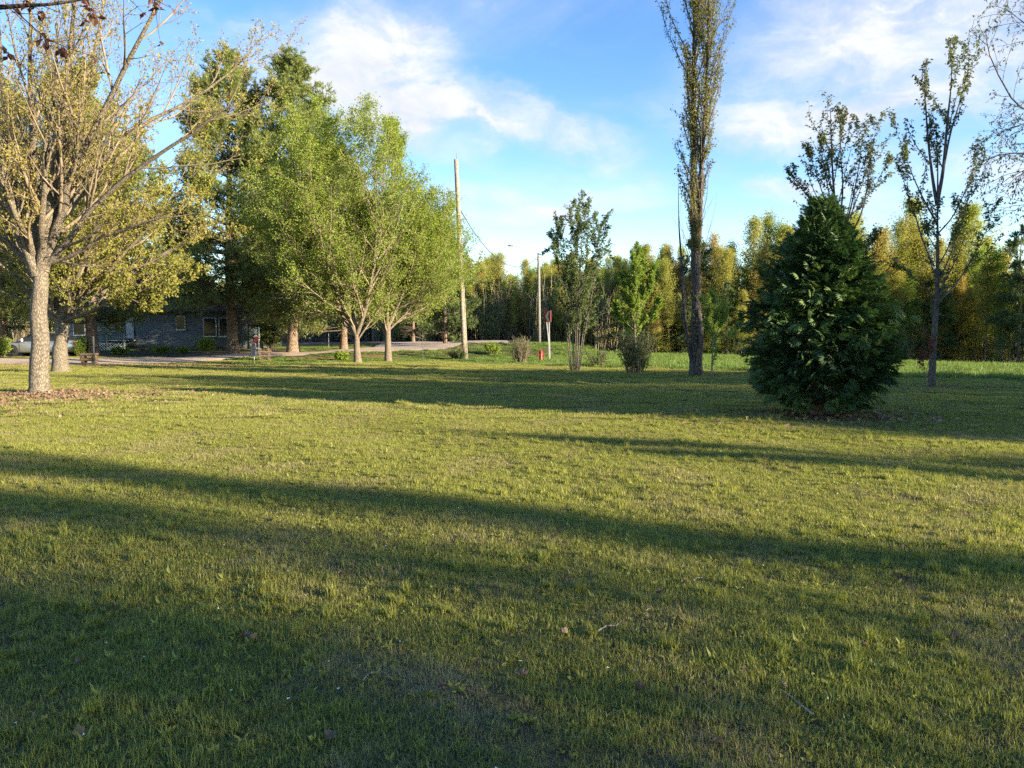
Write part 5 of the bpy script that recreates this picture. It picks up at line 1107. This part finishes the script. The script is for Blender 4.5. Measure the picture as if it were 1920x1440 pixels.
def stake(px, D, h, mat, label, lean=0, r=.03):
    b = on(px, D, -.05); t = thing('marker_stake', label, 'stake', b); obj('rod', Geo().tube([(0, 0, 0), (lean*.5, 0, h*.5), (lean, 0, h)], r, 6).mesh('rod', M[mat]), t); obj('cap', Geo().tube([(lean, 0, h+.001), (lean, 0, h+.04)], r*1.25, 6).mesh('cap', M[mat]), t)
stake(177, 38.4, 1.45, 'dark_metal', 'dark iron stake standing against the log stack', .0, .045); stake(617, 60, 1.2, 'pole', 'thin white marker stake beside the drive behind the pines', 0, .02); stake(793, 46.5, 1.5, 'dark_metal', 'thin grey marker stake in the ditch by the conical linden', 0, .016)
def dead_clump():
    rg = np.random.default_rng(3); b = on(858, 47.3); n = 90; az = rg.uniform(0, 6.28, n); s_ = np.stack([np.cos(az)*.25, np.sin(az)*.25, np.zeros(n)], 1)
    P, Q = grow(s_, np.stack([np.cos(az)*.5 - .3, np.sin(az)*.5, np.ones(n)], 1), rg.uniform(.4, 1.3, n), np.full(n, .012), np.full(n, .004), 5, .1, -.3, rg)
    prop(obj('dry_grass_tuft', tubes_mesh('dry_grass_tuft', [(P, Q, 3)], M['dry']), None, b), 'tuft of tall dry straw against the utility pole', 'grass')
dead_clump()

def car():
    b = on(84, 47.0); L = 4.6; t = thing('car', 'silver sedan parked by the house behind the maple trunks', 'car', b, math.radians(4))
    # stations along the body: x, half width, sill z, belt z
    st_ = [(-2.3,.62,.42,.62),(-2.22,.78,.30,.70),(-1.9,.86,.24,.78),(-1.4,.89,.22,.86),(-.8,.90,.22,.92),(0,.90,.22,.94),(.9,.90,.22,.95),(1.6,.88,.22,.98),(2.05,.84,.26,1.0),(2.25,.74,.34,.95),(2.3,.60,.45,.85)]
    v, q = [], []; m = 9
    for x, w, z0, z1 in st_:
        v += [(x,-w*.86,z0),(x,-w*.98,z0+.10),(x,-w,z0+(z1-z0)*.5),(x,-w*.97,z1-.10),(x,-w*.86,z1),(x,w*.86,z1),(x,w*.97,z1-.10),(x,w,z0+(z1-z0)*.5),(x,w*.98,z0+.1),(x,w*.86,z0)]
    m = 10
    for i in range(len(st_)-1):
        for j in range(m): q.append((i*m+j, i*m+(j+1) % m, (i+1)*m+(j+1) % m, (i+1)*m+j))
    body = obj('body', Geo().add(v, [np.array(q), np.array([list(range(m))]), np.array([list(range((len(st_)-1)*m, len(st_)*m))[::-1]])]).mesh('body', M['paint'], True), t)
    cab = [(-1.05,.76,.90),(-.35,.66,1.38),(.2,.64,1.45),(.9,.64,1.42),(1.75,.74,.97)]
    gv = [];
    for x, w, z_ in cab: gv += [(x, -w, z_), (x, w, z_)]
    low = [(-1.05,.78,.88),(1.75,.76,.95)]
    roof = Geo().add([(-.42,-.66,1.36),(.2,-.64,1.44),(.95,-.64,1.41),(-.42,.66,1.36),(.2,.64,1.44),(.95,.64,1.41),(-.42,-.62,1.40),(.2,-.60,1.485),(.95,-.6,1.45),(-.42,.62,1.40),(.2,.6,1.485),(.95,.6,1.45)], np.array([(6,7,10,9),(7,8,11,10),(0,1,7,6),(1,2,8,7),(3,9,10,4),(4,10,11,5),(0,6,9,3),(2,5,11,8)])); obj('roof', roof.mesh('roof', M['paint'], True), t)
    obj('windscreen', Geo().add([(-1.12,-.74,.90),(-1.12,.74,.90),(-.43,.62,1.375),(-.43,-.62,1.375)], np.array([(0,1,2,3)])).mesh('windscreen', M['glass']), t)
    obj('rear_window', Geo().add([(1.72,-.74,.97),(1.72,.74,.97),(.96,.6,1.42),(.96,-.6,1.42)], np.array([(0,3,2,1)])).mesh('rear_window', M['glass']), t)
    for s_ in (-1, 1):
        for xa, xb, ya, yb in ((-1.0,.22,-.40,.2),(.28,1.6,.26,.94)):
            obj('side_window', Geo().add([(xa,s_*.80,.91),(xb,s_*.80,.93),(yb,s_*.655,1.40),(ya,s_*.665,1.36)], np.array([(0,1,2,3)])).mesh('side_window', M['glass']), t)
        obj('pillar', Geo().tube([(.25, s_*.80, .92), (.23, s_*.66, 1.41)], .035, 5).mesh('pillar', M['paint']), t)
        obj('mirror', Geo().box((-.86, s_*.96-.09, .92), (-.70, s_*.96+.09, 1.06), .04).mesh('mirror', M['paint']), t)
        obj('headlight', Geo().box((-2.24, s_*.60-.16, .58), (-2.12, s_*.60+.16, .70), .04).mesh('headlight', M['sign_grey']), t)
        obj('tail_light', Geo().box((2.12, s_*.66-.17, .74), (2.275, s_*.66+.17, .90), .04).mesh('tail_light', M['red']), t)
        obj('door_line', Geo().box((-.95, s_*.905-.004, .3), (-.935, s_*.905+.004, .9)).box((.24, s_*.905-.004, .3), (.255, s_*.905+.004, .92)).mesh('door_line', M['dark_metal']), t)
    for x in (-1.42, 1.38):
        for s_ in (-1, 1):
            w = obj('wheel', Geo().lathe([(.20, -.1), (.31, -.11), (.33, -.07), (.33, .07), (.31, .11), (.20, .1)], (0, 0, 0), 22, 'y').mesh('tyre', M['rubber'], True), t, (x, s_*.80, .33))
            rim = Geo().lathe([(.205, -.02), (.205, .075), (.18, .085), (.17, .05), (.04, .05), (.04, .08), (.0, .085)], (0, 0, 0), 22, 'y'); 
            for k in range(6): a = k*math.pi/3; rim.tube([(math.cos(a)*.04, s_*.07, math.sin(a)*.04), (math.cos(a)*.19, s_*.09, math.sin(a)*.19)], .022, 4)
            obj('rim', rim.mesh('rim', M['metal']), w)
            obj('wheel_arch', Geo().lathe([(.385, -.02), (.385, .02), (.34, .02), (.34, -.02)], (0, 0, 0), 22, 'y').mesh('wheel_arch', M['rubber']), t, (x, s_*.885, .34))
    obj('bumper', Geo().box((-2.33, -.7, .34), (-2.2, .7, .44), .04).mesh('bumper', M['dark_metal']), t); obj('bumper', Geo().box((2.2, -.7, .36), (2.33, .7, .48), .04).mesh('bumper', M['dark_metal']), t)
car()

# ------------------------------------------------------------------ single leaves, sticks and flowers lying in the grass
def fallen_leaves():
    rg = np.random.default_rng(12); ms = []
    for k in range(5):                                        # curled lobed dead leaf
        n = 14; a = np.linspace(0, 2*np.pi, n, endpoint=False); r = .05*(.62 + .38*np.abs(np.cos(a*2.5)))*(1 + rg.normal(size=n)*.1); x, y = r*np.cos(a), r*np.sin(a)*.85
        z = .02*np.sin(a*2 + k) + .035*(np.abs(y)/.05)**2 + rg.uniform(0, .008, n); V = np.vstack([[(0, 0, .004)], np.stack([x, y, z], 1)]); F = np.array([(0, i+1, (i+1) % n + 1) for i in range(n)])
        ms.append(np_mesh('fallen_leaf', V, F, M['dry'], np.full(n, [.15, .4, .6, .9, .05][k])))
    spots = [(980,1275,2,1.5),(1275,1170,0,1.3),(1345,1405,3,1.5),(1395,1273,1,1.2),(1468,1300,3,1.0),(1710,1110,2,1.0),(1790,1200,0,1.3),(990,1075,4,1.1),(460,1205,4,1.5),(475,1210,0,1.2),(148,1250,0,1.2),(335,1335,4,1.1),(1035,1022,2,1.2),(1180,1035,2,1.1),(1208,922,2,1.2),(1100,985,1,1.1),
             (1285,1100,0,1.2),(905,1030,1,1.0),(640,1080,0,1.2),(660,1145,4,1.1),(1060,1195,3,1.2),(1200,1300,4,1.3),(1620,1225,4,1.1),(60,925,1,1.2),(15,962,3,1.3),(463,962,4,1.1),(1545,995,1,1.1),(1750,1190,4,1.2),(1640,1100,1,.9),(1690,1032,3,.9),(150,1385,1,1.2),(620,1400,1,1.2),(830,1300,0,1.1),(1240,1120,4,1.2)]
    for i, (px, py, k, s_) in enumerate(spots):
        d = pix_dir(px, py); q = CAM_H/-d[2]; x, y = d[0]*q, d[1]*q
        o = obj('fallen_leaf', ms[k], None, (x, y, g1(x, y)+.028), None, s_*.46); o.rotation_euler = (rg.normal()*.35, rg.normal()*.35, rg.uniform(0, 6.28))
        prop(o, ['crumpled dull brown dead leaf lying in the grass', 'curled tan dead leaf lying in the grass', 'light tan dead leaf lying in the grass', 'pale bleached dead leaf lying in the grass', 'dark brown dead leaf lying in the grass'][k], 'leaf', 'dead leaves scattered on the lawn')
    pts = []
    for j, (px, py, l, rz) in enumerate([(1145,1195,.16,.5),(1215,1165,.14,1.3),(1495,1345,.18,1.9),(1250,780,.5,.1),(1310,1100,.1,.6),(700,1290,.12,.9)]):
        d = pix_dir(px, py); q = CAM_H/-d[2]; x, y = d[0]*q, d[1]*q
        P = np.array([(-l/2, 0, 0), (-l*.1, .01, .012), (l*.2, -.006, .008), (l/2, .012, .02)]); o = obj('fallen_twig', Geo().tube(P, [.004, .0038, .003, .002], 5).mesh('fallen_twig', M['pole']), None, (x, y, g1(x, y)+.05), rz)
        prop(o, 'thin pale dry twig lying on top of the grass', 'twig', 'twigs on the lawn')
fallen_leaves()
